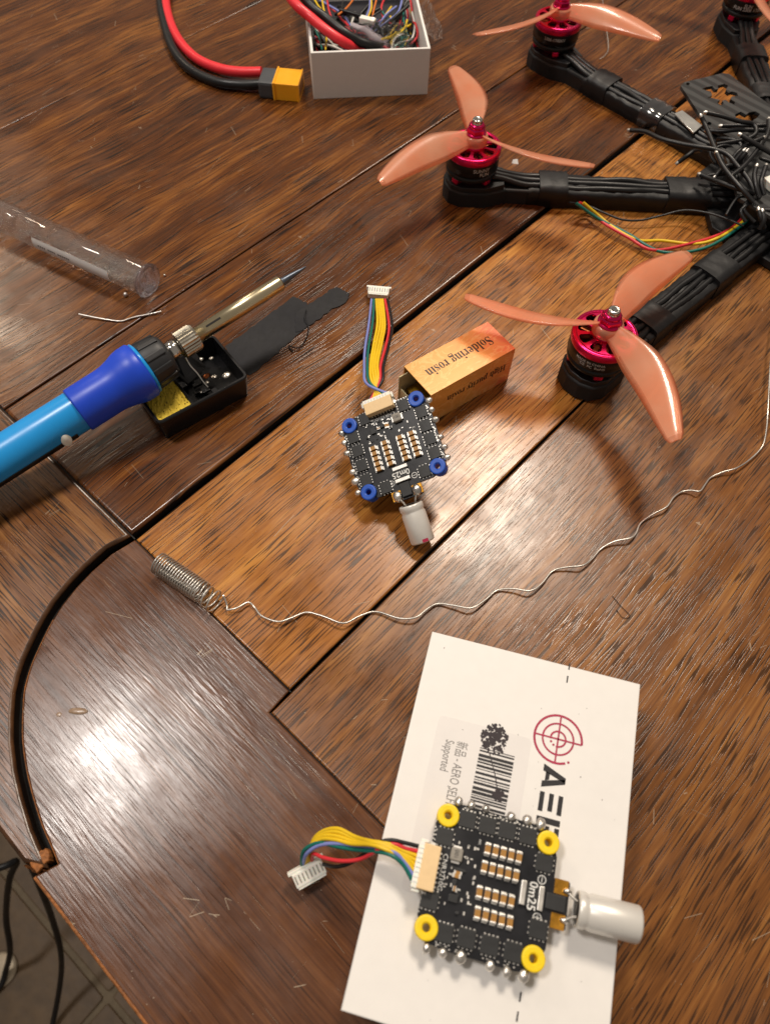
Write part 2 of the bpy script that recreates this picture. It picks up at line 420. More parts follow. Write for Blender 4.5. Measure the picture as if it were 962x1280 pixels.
# ------------------------------------------------------------------ floor
GU = (at(135, 1247, -75)-at(15.6, 1104, -75)); ga = math.atan2(GU.y, GU.x); gp = at(135, 1247, -75)
mb = MB().box((0, 0, -76.3), (420, 420, 2), M=Matrix.Translation((gp.x, gp.y, 0)))
floor = obj('floor', mb, m_grout); floor['kind'] = 'structure'
tile0 = None
for i in range(-3, 3):
    for j in range(-3, 3):
        if tile0 is None:
            tile0 = obj('floor_tile', MB().prism(rrect(0, 0, 29.3, 29.3, .3, 2), -.6, 0, .12, 2), m_tile, floor); tile0.location = (0, 0, 0)
            o = tile0
        else:
            o = bpy.data.objects.new('floor_tile', tile0.data); C.objects.link(o); o.parent = floor
        q = Matrix.Translation((gp.x, gp.y, -75)) @ Matrix.Rotation(ga, 4, 'Z') @ Matrix.Translation((15+30*i, 15+30*j, random.uniform(-.05, .05)))
        W = q.copy(); W.translation = q.translation*S; o.matrix_local = W
def cord(pts, zs, r, label):
    P = [at(x, y, z) for (x, y), z in zip(pts, zs)]
    mb = MB().tube(P, r, 8, sub=6); solo('power_cable', label, 'cord', mb, m_blk_sil, P[-1])
cord([(-60, 1100), (2, 1084), (21, 1077), (12, 1100), (8, 1147), (13, 1186), (8, 1212), (-2, 1236), (-40, 1262)], [-50, -50, -51, -54, -62, -68, -73, -74.5, -74.6], .33, 'black cord nearest the left edge, hanging to the tiled floor beneath the table')
cord([(30, 1060), (52, 1112), (66, 1150), (76, 1188), (76, 1225), (66, 1280), (50, 1340)], [-40, -48, -56, -62, -68, -74, -74.6], .30, 'black cord curving down beside the table corner in front of the floor tiles')
P = at(2, 1212, -75)  # bright glint on the floor, made as a small pale disc
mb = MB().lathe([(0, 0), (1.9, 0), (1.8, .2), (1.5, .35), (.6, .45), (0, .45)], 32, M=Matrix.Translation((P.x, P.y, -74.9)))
solo('floor_glint', 'bright glint on the floor tiles behind the black cord, shaped as a pale metal disc', 'glint', mb, plain('glint_metal', 'b9ab95', .5, metal=.6), (P.x, P.y, -75))

# ------------------------------------------------------------------ table: s runs along the planks, t across them
UA = math.atan2(.758, .652); U = Vector((math.cos(UA), math.sin(UA), 0)); V = Vector((U.y, -U.x, 0))
def st(s_, t_): p = U*s_ + V*t_; return (p.x, p.y)
H1 = .15                                                # the far leaf stands a little proud
tc = at(481, 640)
table = thing('dining_table', 'varnished dark oak table top with plank seams, scratches and a curved corner joint', 'table', (0, 0, -75))
def board(name, poly_st, z, mat, grain, label=None, bev=.07, th=2.2, rim=False, gap=.03):
    """piece of the top; poly in (s, t), grain: 0 along the planks, 1 across"""
    a = UA + (PI/2 if grain else 0)
    P = [Vector((*st(s_, t_), 0)) for s_, t_ in poly_st]
    ctr = sum(P, Vector())/len(P); R = Matrix.Rotation(-a, 4, 'Z')
    L = [R @ (p-ctr) for p in P]
    ar = sum(L[i].x*L[(i+1) % len(L)].y - L[(i+1) % len(L)].x*L[i].y for i in range(len(L)))
    if ar < 0: L = L[::-1]
    mb = MB().prism([(p.x, p.y) for p in L], -th, 0, bev, 3, mi=0, mi_side=2, mi_bev=1 if name == 'end_board' else 0)
    o = obj(name, mb, [mat, W_RAIL if name == 'end_board' else mat, W_EDGE], table)
    M = Matrix.Translation((ctr.x, ctr.y, z+75)) @ Matrix.Rotation(a, 4, 'Z'); M.translation *= S
    o.matrix_local = M
    if label: o['label'] = label
    return o
SE = 3.57; TA, TB, TC = -16.52, -7.30, -26.0; OUT = -6.32
g = .05
# the curved joint, measured along its inner edge
arc_px = [(166, 671), (139, 692), (114, 714), (95, 734), (77, 756.5), (66, 774), (57, 791), (48, 810), (40, 828), (34, 846), (29.5, 865), (27.5, 895), (27.5, 925), (32, 960), (39.5, 992), (52, 1032), (66, 1064), (72, 1080)]
arc = []
for x, y in arc_px:
    p = at(x, y, 0); arc.append((p.dot(U), p.dot(V)))
arc[0] = (SE, TA)
def shift(path, d):
    out = []
    for i in range(len(path)):
        a = Vector(path[max(i-1, 0)]); b = Vector(path[min(i+1, len(path)-1)]); e = (b-a).normalized(); n = Vector((-e.y, e.x))
        out.append(tuple(Vector(path[i]) + n*d))
    return out
left_side = shift(arc, -.27)      # edge of the far leaf
right_side = shift(arc, .02)
if sum(p[1] for p in left_side) > sum(p[1] for p in right_side): left_side, right_side = shift(arc, .27), shift(arc, -.02)
left_side[0] = (SE-g/2, TA-.2); right_side[0] = (SE-g/2, TA+.02)
BIG = 75
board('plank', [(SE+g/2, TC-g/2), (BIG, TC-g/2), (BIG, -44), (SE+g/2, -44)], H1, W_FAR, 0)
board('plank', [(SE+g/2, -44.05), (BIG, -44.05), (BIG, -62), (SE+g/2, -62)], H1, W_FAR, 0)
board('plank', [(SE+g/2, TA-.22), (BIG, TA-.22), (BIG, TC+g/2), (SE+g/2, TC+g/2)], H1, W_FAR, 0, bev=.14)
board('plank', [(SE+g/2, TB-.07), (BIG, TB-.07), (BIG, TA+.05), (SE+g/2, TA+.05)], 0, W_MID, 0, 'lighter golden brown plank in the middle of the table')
board('plank', [(2.52+g/2, 14), (BIG, 14), (BIG, TB+.06), (2.52+g/2, TB+.06)], 0, W_RIGHT, 0)
board('plank', [(2.52+g/2, 14.05), (BIG, 14.05), (BIG, 30), (2.52+g/2, 30)], 0, W_RIGHT, 0)
end_l = left_side[-1]
board('end_board', left_side + [(OUT, end_l[1]-.75), (OUT, -62), (SE-g/2, -62)], H1, W_END, 1, 'end board left of the curved joint, with a chipped tip', bev=.15)
rs = right_side
board('corner_board', rs + [(rs[-1][0]-.02, rs[-1][1]+.0), (OUT, rs[-1][1]-.25), (OUT, 30), (2.52-g/2, 30), (2.52-g/2, TB), (SE-g/2, TB-.05)], 0, W_CORNER, 1, 'dark worn end board inside the curved joint, with an orange worn rim', bev=.06)
rimp = [Vector((*st(a, b), -.07)) for a, b in [(OUT-.01, 29), (OUT-.01, 0), (OUT-.01, rs[-1][1]-.22)]]
obj('worn_rim', MB().tube(rimp, .07, 10, smooth=True), W_RAW, table, world=True, label='orange bare edge where the varnish has worn away')
rimp = [Vector((*st(a, b), -.035)) for a, b in shift(rs, 0)[5:]]
obj('worn_rim', MB().tube(rimp, .018, 8, sub=3), W_RAW, table, world=True, label='thin orange worn line along the curved joint')
# lining below the seams
mb = MB()
for a, b, c, d in ((-5.6, BIG, -61, -15.5), (OUT+1.5, BIG, -15.5, 29)):
    mb.prism([st(a, c), st(a, d), st(b, d), st(b, c)][::-1], -3.2, -2.25+H1*(c < -20)-.15)
mbx = MB(); P = [Vector((*st(s_, t_), 0)) for s_, t_ in ((-5.2, -61), (-5.2, 29), (BIG, 29), (BIG, -61))][::-1]
mbx.prism([(p.x, p.y) for p in P], -3.4, -1.0)
# seam filler strips stand in the gaps, below the surface
def strip(a, b, w_, z):
    A, B = Vector((*st(*a), 0)), Vector((*st(*b), 0)); e = (B-A).normalized(); n = Vector((-e.y, e.x, 0))*w_/2
    return MB().prism([tuple((A-n).xy), tuple((B-n).xy), tuple((B+n).xy), tuple((A+n).xy)], -2.1, z)
for a, b, w_, z in (((SE, TA-.08), (BIG, TA-.08), .24, -.35), ((SE, TB), (BIG, TB), .12, -.3), ((SE, TC), (BIG, TC), .05, -.05), ((SE, TB), (SE, TA), .05, -.12), ((SE, TA), (SE, -60), .05, -.0), ((2.52, TB), (2.52, 29), .05, -.12)):
    obj('seam', strip(a, b, w_, z), GAPM, table, world=True)
mb = MB(); mid = shift(arc, .09 if left_side[5][1] < right_side[5][1] else -.09)
mid = [((a[0]+b[0])/2, (a[1]+b[1])/2) for a, b in zip(left_side, right_side)]
for i in range(len(mid)-1):
    k = strip(mid[i], mid[i+1], .4, -.45-.002*i); mb.add(k.v, k.f)
obj('seam', mb, GAPM, table, world=True, label='dark curved seam at the rounded corner')
# chipped end grain of the end board's tip
a0 = Vector((*st(*left_side[-1]), 0)); a1 = Vector((*st(OUT, end_l[1]-.75), 0))
e = (a1-a0); mb = MB(); rows, cols = 7, 12
out = Vector((-e.y, e.x, 0)).normalized(); 
if out.dot(V) < 0: out = -out
vs = [a0 + e*(k/cols) + out*(.02 + .16*(1-r_/rows)*0 + random.uniform(0, .07) + .18*(r_/rows)) + Vector((0, 0, H1-.03-1.2*r_/rows + random.uniform(-.03, .03)*(r_ > 0))) for r_ in range(rows+1) for k in range(cols+1)]
mb.add(vs, [[r_*(cols+1)+k, r_*(cols+1)+k+1, (r_+1)*(cols+1)+k+1, (r_+1)*(cols+1)+k] for r_ in range(rows) for k in range(cols)])
obj('broken_end', mb, W_RAW, table, world=True, label='raw orange broken wood at the tip of the end board')
random.seed(19); tp_ = [at(x, y, H1) for x, y in ((36, 1079), (41, 1072), (49, 1064), (57, 1060), (62, 1067), (60, 1076), (53, 1084), (45, 1090))]
tq_ = []
for i in range(len(tp_)):
    a_, b_ = tp_[i], tp_[(i+1) % len(tp_)]
    for k in range(3): tq_.append(a_.lerp(b_, k/3)+Vector((random.uniform(-.035, .035), random.uniform(-.035, .035), 0)))
ar_ = sum(tq_[i].x*tq_[(i+1) % len(tq_)].y-tq_[(i+1) % len(tq_)].x*tq_[i].y for i in range(len(tq_)))
if ar_ < 0: tq_ = tq_[::-1]
obj('splintered_tip', MB().prism([tuple(p.xy) for p in tq_], -1.6, H1-.02, .05, 2), W_RAW, table, world=True, label='raw orange splintered wood at the end of the rail')
# dent in the corner board: a small raised blister
mb = MB(); p = at(98, 889, 0); mb.sphere(p, .36, 20, 12, (1.0, .36, .12), .05); p = at(74, 893, 0); mb.sphere(p, .10, 14, 10, (1, .8, .12), .05)
obj('blister', mb, plain('raised_varnish', '8b7460', .22, var=.3), table, world=True, label='small raised blister in the varnish')

# ------------------------------------------------------------------ cardboard boxes
def frame_from(p0, ex):
    ex = Vector(ex).normalized(); ey = Vector((0, 0, 1)).cross(ex)
    return Matrix(((ex.x, ey.x, 0, p0[0]), (ex.y, ey.y, 0, p0[1]), (0, 0, 1, p0[2]), (0, 0, 0, 1)))
HB = 2.35
bTL = at(540, 789, HB); bTR = at(800, 855, HB)
MBX = frame_from((bTL.x, bTL.y, 0), (bTR.x-bTL.x, bTR.y-bTL.y, 0)); WB = (bTR-bTL).length; LB = 11.45
cbox = thing('cardboard_box', 'closed white cardboard box printed with a red crosshair logo, lying flat under the yellow-grommet board', 'box', M=MBX)
mb = MB().prism([(.05, -LB+.05), (WB-.05, -LB+.05), (WB-.05, -.05), (.05, -.05)], 0, 1.1); obj('box_base', mb, m_white_card, cbox)
mb = MB().prism([(0, -LB), (WB, -LB), (WB, 0), (0, 0)], 1.0, HB, .05, 3); obj('lid', mb, m_white_card, cbox)
def buv(x, y):      # place on the lid in the box's own frame
    return MBX.inverted() @ at(x, y, HB)
def ontop(x, y, z=HB+.008): p = buv(x, y); return Vector((p.x, p.y, z))
ez = .006
# dashed line
A, B = buv(711, 833), buv(646, 1272); d = (B-A); L = d.length; mb = MB(); k = 0.0; ang = math.atan2(d.y, d.x)
while k < L:
    if not (.9 < k < 2.9+4.0 and True) or False:
        c = A + d*(k/L); mb.box((c.x, c.y, HB+.006), (.24, .045, .006), M=Matrix.Translation((c.x, c.y, 0)) @ Matrix.Rotation(ang, 4, 'Z') @ Matrix.Translation((-c.x, -c.y, 0)))
    k += .47
obj('dashed_line', mb, m_ink, cbox)
# crosshair emblem
c = buv(697, 924); mb = MB()
def ring(cx, cy, r, w_, a0, a1, z=HB+.008, n=48):
    P = [(cx+math.cos(a0+(a1-a0)*k/n)*q, cy+math.sin(a0+(a1-a0)*k/n)*q, z) for k in range(n+1) for q in (r-w_/2, r+w_/2)]
    mb.add(P, [[2*k, 2*k+1, 2*k+3, 2*k+2] for k in range(n)])
RR = (buv(725, 918)-c).length
ring(c.x, c.y, RR, .075, math.radians(0), math.radians(295)); ring(c.x, c.y, RR*.65, .06, 0, 2*PI); ring(c.x, c.y, RR*.32, .06, math.radians(-100), math.radians(170))
for k in range(3):
    q = math.radians(180+20*k+10*k); ring(c.x+.32*RR*math.cos(q)*1.0, c.y+.32*RR*math.sin(q), .02, .04, 0, 2*PI, n=10)
q = math.radians(303); ring(c.x+RR*math.cos(q), c.y+RR*math.sin(q), .02, .045, 0, 2*PI, n=10)
for dx, dy in ((1, 0), (0, 1)):
    mb.box((c.x, c.y, HB+.0085), (2*RR*dx+.055*dy, 2*RR*dy+.055*dx, .003))
obj('crosshair_logo', mb, m_red_ink, cbox)
# lettering AERO runs down the lid, tops of the letters to the right
p0 = buv(694, 958); hgt = .74
def glyph(polys, off):
    for pl in polys:
        mb.add([(p0.x + (y-.5)*hgt*1.0, p0.y-(x+off)*hgt, HB+.007) for x, y in pl], [list(range(len(pl)))])
mb = MB()
glyph([[(0, 0), (.30, 0), (.62, 1), (.40, 1)], [(.45, 1), (.66, 1), (1.0, 0), (.73, 0)], [(.30, .12), (.36, .30), (.62, .30), (.70, .12)]], 0)
glyph([[(.05, 0), (.85, 0), (.85, .2), (.05, .2)], [(.05, .4), (.78, .4), (.78, .6), (.05, .6)], [(.05, .8), (.85, .8), (.85, 1), (.05, 1)]], 1.12)
glyph([[(.05, 0), (.3, 0), (.3, 1), (.05, 1)], [(.38, .8), (.75, .8), (.9, .65), (.9, .9), (.8, 1), (.38, 1)], [(.38, .4), (.8, .4), (.9, .55), (.75, .58), (.38, .58)], [(.5, .4), (.75, .4), (.95, 0), (.68, 0)]], 2.12)
glyph([[(.05, 0), (.9, 0), (.9, .2), (.05, .2)], [(.05, .8), (.9, .8), (.9, 1), (.05, 1)], [(.05, .26), (.3, .26), (.3, .74), (.05, .74)], [(.65, .26), (.9, .26), (.9, .74), (.65, .74)]], 3.2)
obj('lettering', mb, m_ink, cbox)
# sticker
a, b = buv(549, 893), buv(664, 926); c2 = buv(500, 1112)
m_stick = plain('sticker_paper', 'e0dcd9', .42, var=.01, bump=.02)
sw, sh = b.x-a.x, a.y-c2.y
mb = MB().prism(rrect(a.x+sw/2, a.y-sh/2, sw, sh, .18), HB, HB+.006); stick = obj('sticker', mb, m_stick, cbox)
mb = MB()
for (body, x, y, size) in (('新品 - AERO SELFIE', 577, 927, .42), ('Supported', 562, 925, .40)):
    q = buv(x, y); me = text_mesh(body, size, align='LEFT', sx=.60)
    mb.mesh2(me, Matrix.Translation((q.x, q.y, HB+.010)) @ Matrix.Rotation(-PI/2, 4, 'Z'))
obj('sticker_text', mb, m_grey_ink, stick)
mb = MB(); q0, q1 = buv(622, 940), buv(607, 1015); wbar = (buv(646, 950)-buv(599, 938)).length*.92; k = .0; random.seed(3)
while k < 2.6:
    wd = random.choice((.03, .03, .055, .055, .08, .1)); mb.box((q0.x-.02, q0.y-k-wd/2, HB+.0085), (wbar, wd, .003)); k += wd + random.choice((.03, .04, .05, .07))
obj('barcode', mb, m_ink, stick)
mb = MB(); random.seed(5); q = buv(617, 926)
for k in range(190):
    a_, r_ = random.uniform(0, 2*PI), math.sqrt(random.random()); pc = (q.x+r_*.44*math.cos(a_), q.y+r_*.50*math.sin(a_)+.06); rr = random.uniform(.025, .10)*(1.15-r_*.6)
    n = 9; mb.add([(pc[0]+rr*math.cos(2*PI*i/n)*random.uniform(.6, 1.2), pc[1]+rr*math.sin(2*PI*i/n)*random.uniform(.6, 1.2), HB+.010+.00002*k) for i in range(n)], [list(range(n))])
q = buv(622, 994)
for k in range(14):
    pc = (q.x+random.uniform(-.12, .12), q.y+random.uniform(-.16, .16)); rr = random.uniform(.04, .09)
    mb.add([(pc[0]+rr*math.cos(2*PI*i/7), pc[1]+rr*math.sin(2*PI*i/7), HB+.014+.00004*k) for i in range(7)], [list(range(7))])
for (x0, y0), (x1, y1) in (((611, 940), (618, 968)), ((618, 968), (622, 992))):
    p, q = buv(x0, y0), buv(x1, y1); mb.quad((p.x-.015, p.y, HB+.012), (p.x+.02, p.y, HB+.012), (q.x+.02, q.y, HB+.012), (q.x-.015, q.y, HB+.012))
obj('smudged_ink', mb, plain('smudge', '2f272b', .6), stick)
mb = MB(); random.seed(11)
for k in range(26):
    x, y = random.uniform(.3, WB-.3), -random.uniform(.3, LB-.4); rr = random.uniform(.008, .022)
    mb.add([(x+rr*math.cos(i), y+rr*math.sin(i)*random.uniform(.5, 1.3), HB+.012) for i in range(6)], [list(range(6))])
obj('specks', mb, m_grey_ink, cbox, kind='stuff')

# open box at the back
HO = 2.75
p0 = at(392, 124, H1); p1 = at(532, 118, H1)
MO = frame_from((p0.x, p0.y, H1), (p1.x-p0.x, p1.y-p0.y, 0)); WO = (p1-p0).length+.1; LO = 11.2
obx = thing('cardboard_box', 'open white cardboard box filled with coloured wires, near the top of the table', 'box', M=MO)
th = .16
for nm, c_, d_ in (('box_bottom', (WO/2, LO/2, .08), (WO-.02, LO-.02, .14)),
                   ('side_panel', (WO/2, th/2, HO/2), (WO, th, HO)), ('side_panel', (WO/2, LO-th/2, HO/2), (WO, th, HO)),
                   ('side_panel', (th/2, LO/2, HO/2), (th, LO-2*th-.004, HO-.003)), ('side_panel', (WO-th/2, LO/2, HO/2), (th, LO-2*th-.004, HO-.003))):
    obj(nm, MB().box(c_, d_, bev=.035), m_white_card, obx)

# contents of the open box
def wpath(pts, z, sub=6): return [at(x, y, zz) for (x, y), zz in zip(pts, z if isinstance(z, (list, tuple)) else [z]*len(pts))]
def zb(x, y): return (360+x/4.81, y/4.81)
obj('liner', MB().box((WO/2, LO/2, .22), (WO-.5, LO-.5, .12), bev=.03), plain('dark_foam', '25242a', .7), obx)
hk = thing('wire_bundle', 'tangled bundle of thin coloured hook-up wires inside the open white box', 'wires', tuple(at(450, 30, .4)))
random.seed(21)
MOi = MO
cols = ['yellow', 'yellow', 'red', 'black', 'blue', 'green', 'orange', 'white', 'red', 'yellow', 'black', 'green']
for k in range(120):
    c_ = cols[k % len(cols)]
    x0 = random.uniform(.4, WO-.6); y0 = random.uniform(.25, 3.0); a_ = random.uniform(-.9, .9)+PI/2; pts = []
    x, y = x0, y0; z = random.uniform(.3, 1.5)
    for i in range(6):
        pts.append(MO @ Vector((min(max(x, .3), WO-.3), min(max(y, .28), LO-.4), z))); a_ += random.uniform(-.5, .5); x += math.cos(a_)*1.25; y += math.sin(a_)*1.25; z = min(2.3, max(.25, z+random.uniform(-.35, .4)))
    obj('wire', MB().tube(pts, .07 if k % 3 else .12, 6, sub=4), WIRE[c_] if k % 3 else m_blk_sil, hk, world=True)
for (c_, pts) in (('yellow', [(500, 0), (500, 50), (480, 105)]), ('blue', [(492, 0), (488, 50), (468, 105)]), ('orange', [(530, 0), (515, 60), (505, 110)]),
                  ('yellow', [(160, 0), (185, 40), (200, 55)]), ('yellow', [(205, 0), (215, 60), (228, 100), (232, 200), (225, 300)]), ('red', [(235, 0), (245, 60), (262, 110)]),
                  ('green', [(165, 180), (190, 240), (205, 300)]), ('yellow', [(560, 240), (640, 220), (700, 170), (715, 120)]), ('orange', [(300, 90), (350, 50), (390, 0)])):
    obj('wire', MB().tube(wpath([zb(*p) for p in pts], 2.2), .06, 6, sub=5), WIRE[c_], hk, world=True)
mb = MB(); p = at(*zb(478, 125), 2.3); mb.box((0, 0, 0), (1.0, .42, .35), M=Matrix.Translation(p) @ Matrix.Rotation(-.35, 4, 'Z'), bev=.04)
solo('wire_plug', 'small white wire plug lying on the coloured wires in the open box', 'connector', mb, m_wht, p-Vector((0, 0, .18)))
def film(name, label, x0, y0, w_, h_, z, amp, seed, M, mat=m_film, nx=16, ny=12, fold=1.0):
    random.seed(seed); ph = [random.uniform(0, 6) for _ in range(6)]; vs = []
    for j in range(ny+1):
        for i in range(nx+1):
            u, v = i/nx, j/ny
            zz = z + amp*(math.sin(7*u+ph[0]+3*v)+.6*math.sin(13*v+ph[1]+5*u)+.5*math.sin(21*u-9*v+ph[2])) + amp*.5*random.uniform(-1, 1)
            vs.append(M @ Vector((x0+w_*u+.15*math.sin(9*v+ph[3]), y0+h_*v+.15*math.sin(8*u+ph[4]), zz)))
    mb = MB().add(vs, [[j*(nx+1)+i, j*(nx+1)+i+1, (j+1)*(nx+1)+i+1, (j+1)*(nx+1)+i] for j in range(ny) for i in range(nx)], 0, True)
    lo = min(v.z for v in vs); c_ = vs[0].copy(); c_.z = lo
    return solo(name, label, 'plastic bag', mb, mat, c_)
film('plastic_bag', 'clear crumpled plastic bag lying over the wires in the open box', 2.4, .5, 3.9, 3.8, 2.2, .12, 3, MO)
film('plastic_bag', 'clear plastic bag corner hanging over the right side of the open box', WO+.02, 1.9, 1.2, 4.5, 2.5, .10, 8, MO @ Matrix.Translation((WO, 0, 2.4)) @ Matrix.Rotation(.35, 4, 'Y') @ Matrix.Translation((-WO, 0, -2.4)))
mb = MB(); P = wpath([zb(*p) for p in [(380, 160), (450, 190), (520, 240), (600, 285)]], [2.1, 2.0, 1.9, 1.8]); mb.tube(P, [.25, .3, .3, .22], 10, sub=4)
solo('wire_sleeve', 'pale grey sleeve lying diagonally in the open white box', 'sleeve', mb, plain('pale_sleeve', '9c9298', .4), P[0]-Vector((0, 0, .3)))
lead = thing('power_lead', 'thick red and black battery lead entering the open white box', 'cable', tuple(at(420, 40, .5)))
obj('red_wire', MB().tube(wpath([zb(*p) for p in [(-80, -160), (10, -20), (60, 40), (130, 100), (220, 175), (320, 245), (400, 290), (470, 330)]], [4.0, 4.0, 3.9, 3.6, 3.3, 2.9, 2.3, 1.5]), .29, 12, sub=6), m_red_sil, lead, world=True)
obj('black_wire', MB().tube(wpath([zb(*p) for p in [(0, -160), (90, -20), (150, 50), (230, 110), (330, 190), (420, 245), (500, 275), (560, 290)]], [3.9, 3.9, 3.7, 3.4, 3.1, 2.7, 2.4, 1.9]), .27, 12, sub=6), m_blk_sil, lead, world=True)

# battery connector and its lead
xl = thing('power_lead', 'yellow battery connector on red and black silicone wires, left of the open white box', 'cable', tuple(at(335, 100, H1)))
zc = H1+.52
obj('red_wire', MB().tube(wpath([(212, -60), (207, -10), (211, 22), (225, 52), (247, 74), (275, 86), (300, 90), (327, 90)], [.7, .55, .5, .5, .5, .52, .6, .75]), .30, 12, sub=6), m_red_sil, xl, world=True)
obj('black_wire', MB().tube(wpath([(198, -60), (200, -10), (205, 25), (216, 60), (237, 86), (270, 102), (300, 106), (327, 105)], [.7, .5, .45, .45, .45, .45, .5, .6]), .29, 12, sub=6), m_blk_sil, xl, world=True)
pc = at(350, 105, zc); ea = at(375, 105, zc)-at(330, 101, zc); MX = frame_from((pc.x, pc.y, zc), (ea.x, ea.y, 0))
obj('sleeve', MB().box((-.72, 0, 0), (.95, 1.72, .98), M=MX, bev=.16), m_xtg, xl, world=True)
hx = obj('connector_body', MB().box((.50, 0, 0), (1.60, 1.74, 1.02), M=MX, bev=.05).box((-.2, 0, .02), (.12, 1.84, 1.07), M=MX, bev=.03).box((1.28, 0, 0), (.09, 1.82, 1.08), M=MX, bev=.03), m_xt, xl, world=True)
obj('socket_face', MB().box((1.325, 0, 0), (.02, 1.35, .72), M=MX), plain('dark_socket', '7a4a10', .6), hx, world=True)

# ------------------------------------------------------------------ acrylic tube, beads, scraps
pa, pb = at(183, 350, H1+.80), at(-60, 242, H1+.80)
ax = (pa-pb).normalized(); Lt = (pa-pb).length
MT = Matrix.Translation(pb) @ ax.to_track_quat('Z', 'Y').to_matrix().to_4x4()
tb = thing('plastic_tube', 'clear plastic tube lying on its side at the left edge of the table', 'tube', (pa.x, pa.y, H1))
obj('tube_wall', MB().lathe([(.78, 0), (.80, .02), (.80, Lt-.02), (.78, Lt), (.70, Lt), (.70, 0)], 48, M=MT, close=True), m_tube, tb, world=True)
obj('end_cap', MB().lathe([(.0, Lt-.22), (.66, Lt-.22), (.69, Lt-.18), (.69, Lt+.0), (.84, Lt+.02), (.86, Lt+.09), (.82, Lt+.16), (.56, Lt+.16), (.52, Lt+.04), (.50, Lt-.1), (.16, Lt-.1), (.12, Lt+.06), (.0, Lt+.08)], 48, M=MT), m_tubecap, tb, world=True)
obj('stopper', MB().lathe([(.0, Lt-8.4), (.6, Lt-8.4), (.67, Lt-8.3), (.67, Lt-7.9), (.55, Lt-7.85), (0, Lt-7.8)], 40, M=MT), m_tube, tb, world=True)
# paper strip lying on the inner wall
A, B = at(52, 311, H1+.25), at(146, 352, H1+.25)
mb = MB(); n = 6; ex_ = ax
sa = (A-pb).dot(ax); sb = (B-pb).dot(ax)
side = Vector((0, 0, 1)).cross(ax).normalized()
if side.y > 0: side = -side
ups = ax.cross(side); ups = ups if ups.z > 0 else -ups
for i in range(n+1):
    th_ = math.radians(-24+50*i/n); d_ = side*math.cos(th_) + ups*math.sin(th_)
    mb.v += [pb+ax*sa+d_*.806, pb+ax*sb+d_*.806]
mb.f = [[2*i, 2*i+1, 2*i+3, 2*i+2] for i in range(n)]; mb.m = [0]*n; mb.sm = [True]*n
obj('paper_strip', mb, m_white_card, tb, world=True)
mb = MB()
for k in range(16):
    s0 = sa+.35+k*.13; 
    if k in (4, 9): continue
    th_ = math.radians(2); d_ = side*math.cos(th_)+ups*math.sin(th_); t_ = -side*math.sin(th_)+ups*math.cos(th_)
    c_ = pb+ax*s0+d_*.812; mb.quad(c_-t_*.05, c_+ax*.07-t_*.05, c_+ax*.07+t_*.05, c_+t_*.05)
obj('strip_print', mb, m_ink, tb, world=True)
for x, y, r_, lb in ((157, 368, .115, 'larger solder bead on the wood just below the end of the clear tube'), (206, 344, .06, 'tiny solder bead right of the end of the clear tube')):
    p = at(x, y, H1+r_); solo('solder_bead', lb, 'solder bead', MB().sphere(p, r_, 14, 10), m_solder, (p.x, p.y, H1), group='solder beads')
P = wpath([(99, 392.7), (125, 398), (149.7, 401.5), (160, 399), (170, 396), (186, 393), (202, 389)], [H1+.12, H1+.08, H1+.05, H1+.05, H1+.06, H1+.07, H1+.12])
solo('solder_scrap', 'short bent scrap of solder wire lying between the tube and the soldering iron', 'solder wire', MB().tube(P, .042, 8, sub=4), m_solder, (P[3].x, P[3].y, H1))
p = at(642, 208, 0)
mb = MB(); mb.add([(p.x-.2, p.y-.02, .03), (p.x-.02, p.y-.25, .04), (p.x+.27, p.y-.1, .05), (p.x+.16, p.y+.22, .34), (p.x-.1, p.y+.2, .30), (p.x+.03, p.y, .12)], [[0, 1, 5], [1, 2, 5], [2, 3, 5], [3, 4, 5], [4, 0, 5]])
solo('paper_scrap', 'tiny torn white scrap just behind the black arm of the drone', 'scrap', mb, m_white_card, (p.x, p.y, .02))
P = wpath([(749, -20), (752, 5), (756, 35), (759, 62), (755, 72), (748, 77)], [.3, .5, .4, .2, .12, .08])
solo('loose_wire', 'thin bare bent wire on the wood at the top right', 'wire', MB().tube([p+Vector((0, 0, H1)) for p in P], .03, 6, sub=5), m_solder, P[-1]+Vector((0, 0, H1-.03)))

# ------------------------------------------------------------------ solder coil with its wavy tail
mb = MB(); a0, a1 = at(198, 703, .50), at(262, 746, .50); axd = (a1-a0).normalized(); sd = Vector((0, 0, 1)).cross(axd).normalized(); pts = []
N = 19; Lc = (a1-a0).length
for k in range(N*20+1):
    th_ = 2*PI*k/20; f_ = k/(N*20); rr = .43
    pts.append(a0 + axd*(Lc*f_**1.0*.86) + sd*rr*math.cos(th_) + Vector((0, 0, rr*math.sin(th_)-.05)))
base = pts[-1].copy(); random.seed(2)
for k in range(1, 3*20+1):
    th_ = 2*PI*k/20; f_ = k/60; rr = .42+.03*math.sin(k*.31)
    pts.append(a0 + axd*(Lc*(.86+.30*f_)) + sd*(rr*math.cos(th_)-.05*f_) + Vector((.05*math.sin(k*.2), 0, rr*math.sin(th_)-.05)))
tail_px = [(283.7, 762.6), (296, 760), (310, 753), (318, 759), (327, 770), (347.7, 777), (365, 772), (382.6, 765.5), (403, 770), (429, 779), (449.5, 770), (470, 764.6), (499, 773), (520, 771.5), (534, 761), (547.6, 754.6), (568, 757), (589, 760), (606, 750), (621, 738), (641, 736), (662.5, 738.5), (677, 729), (690, 714), (708, 709), (727, 707), (739, 699), (750, 686.5), (767, 677), (786.5, 672.8), (794, 667), (800, 654), (815, 643), (832.5, 633.7), (841, 622), (851, 615), (863, 613), (874, 614), (881, 605), (887.6, 597), (903, 590), (920, 585), (937, 574), (952, 558), (957, 538), (959, 512), (962, 457), (968, 400), (985, 340)]
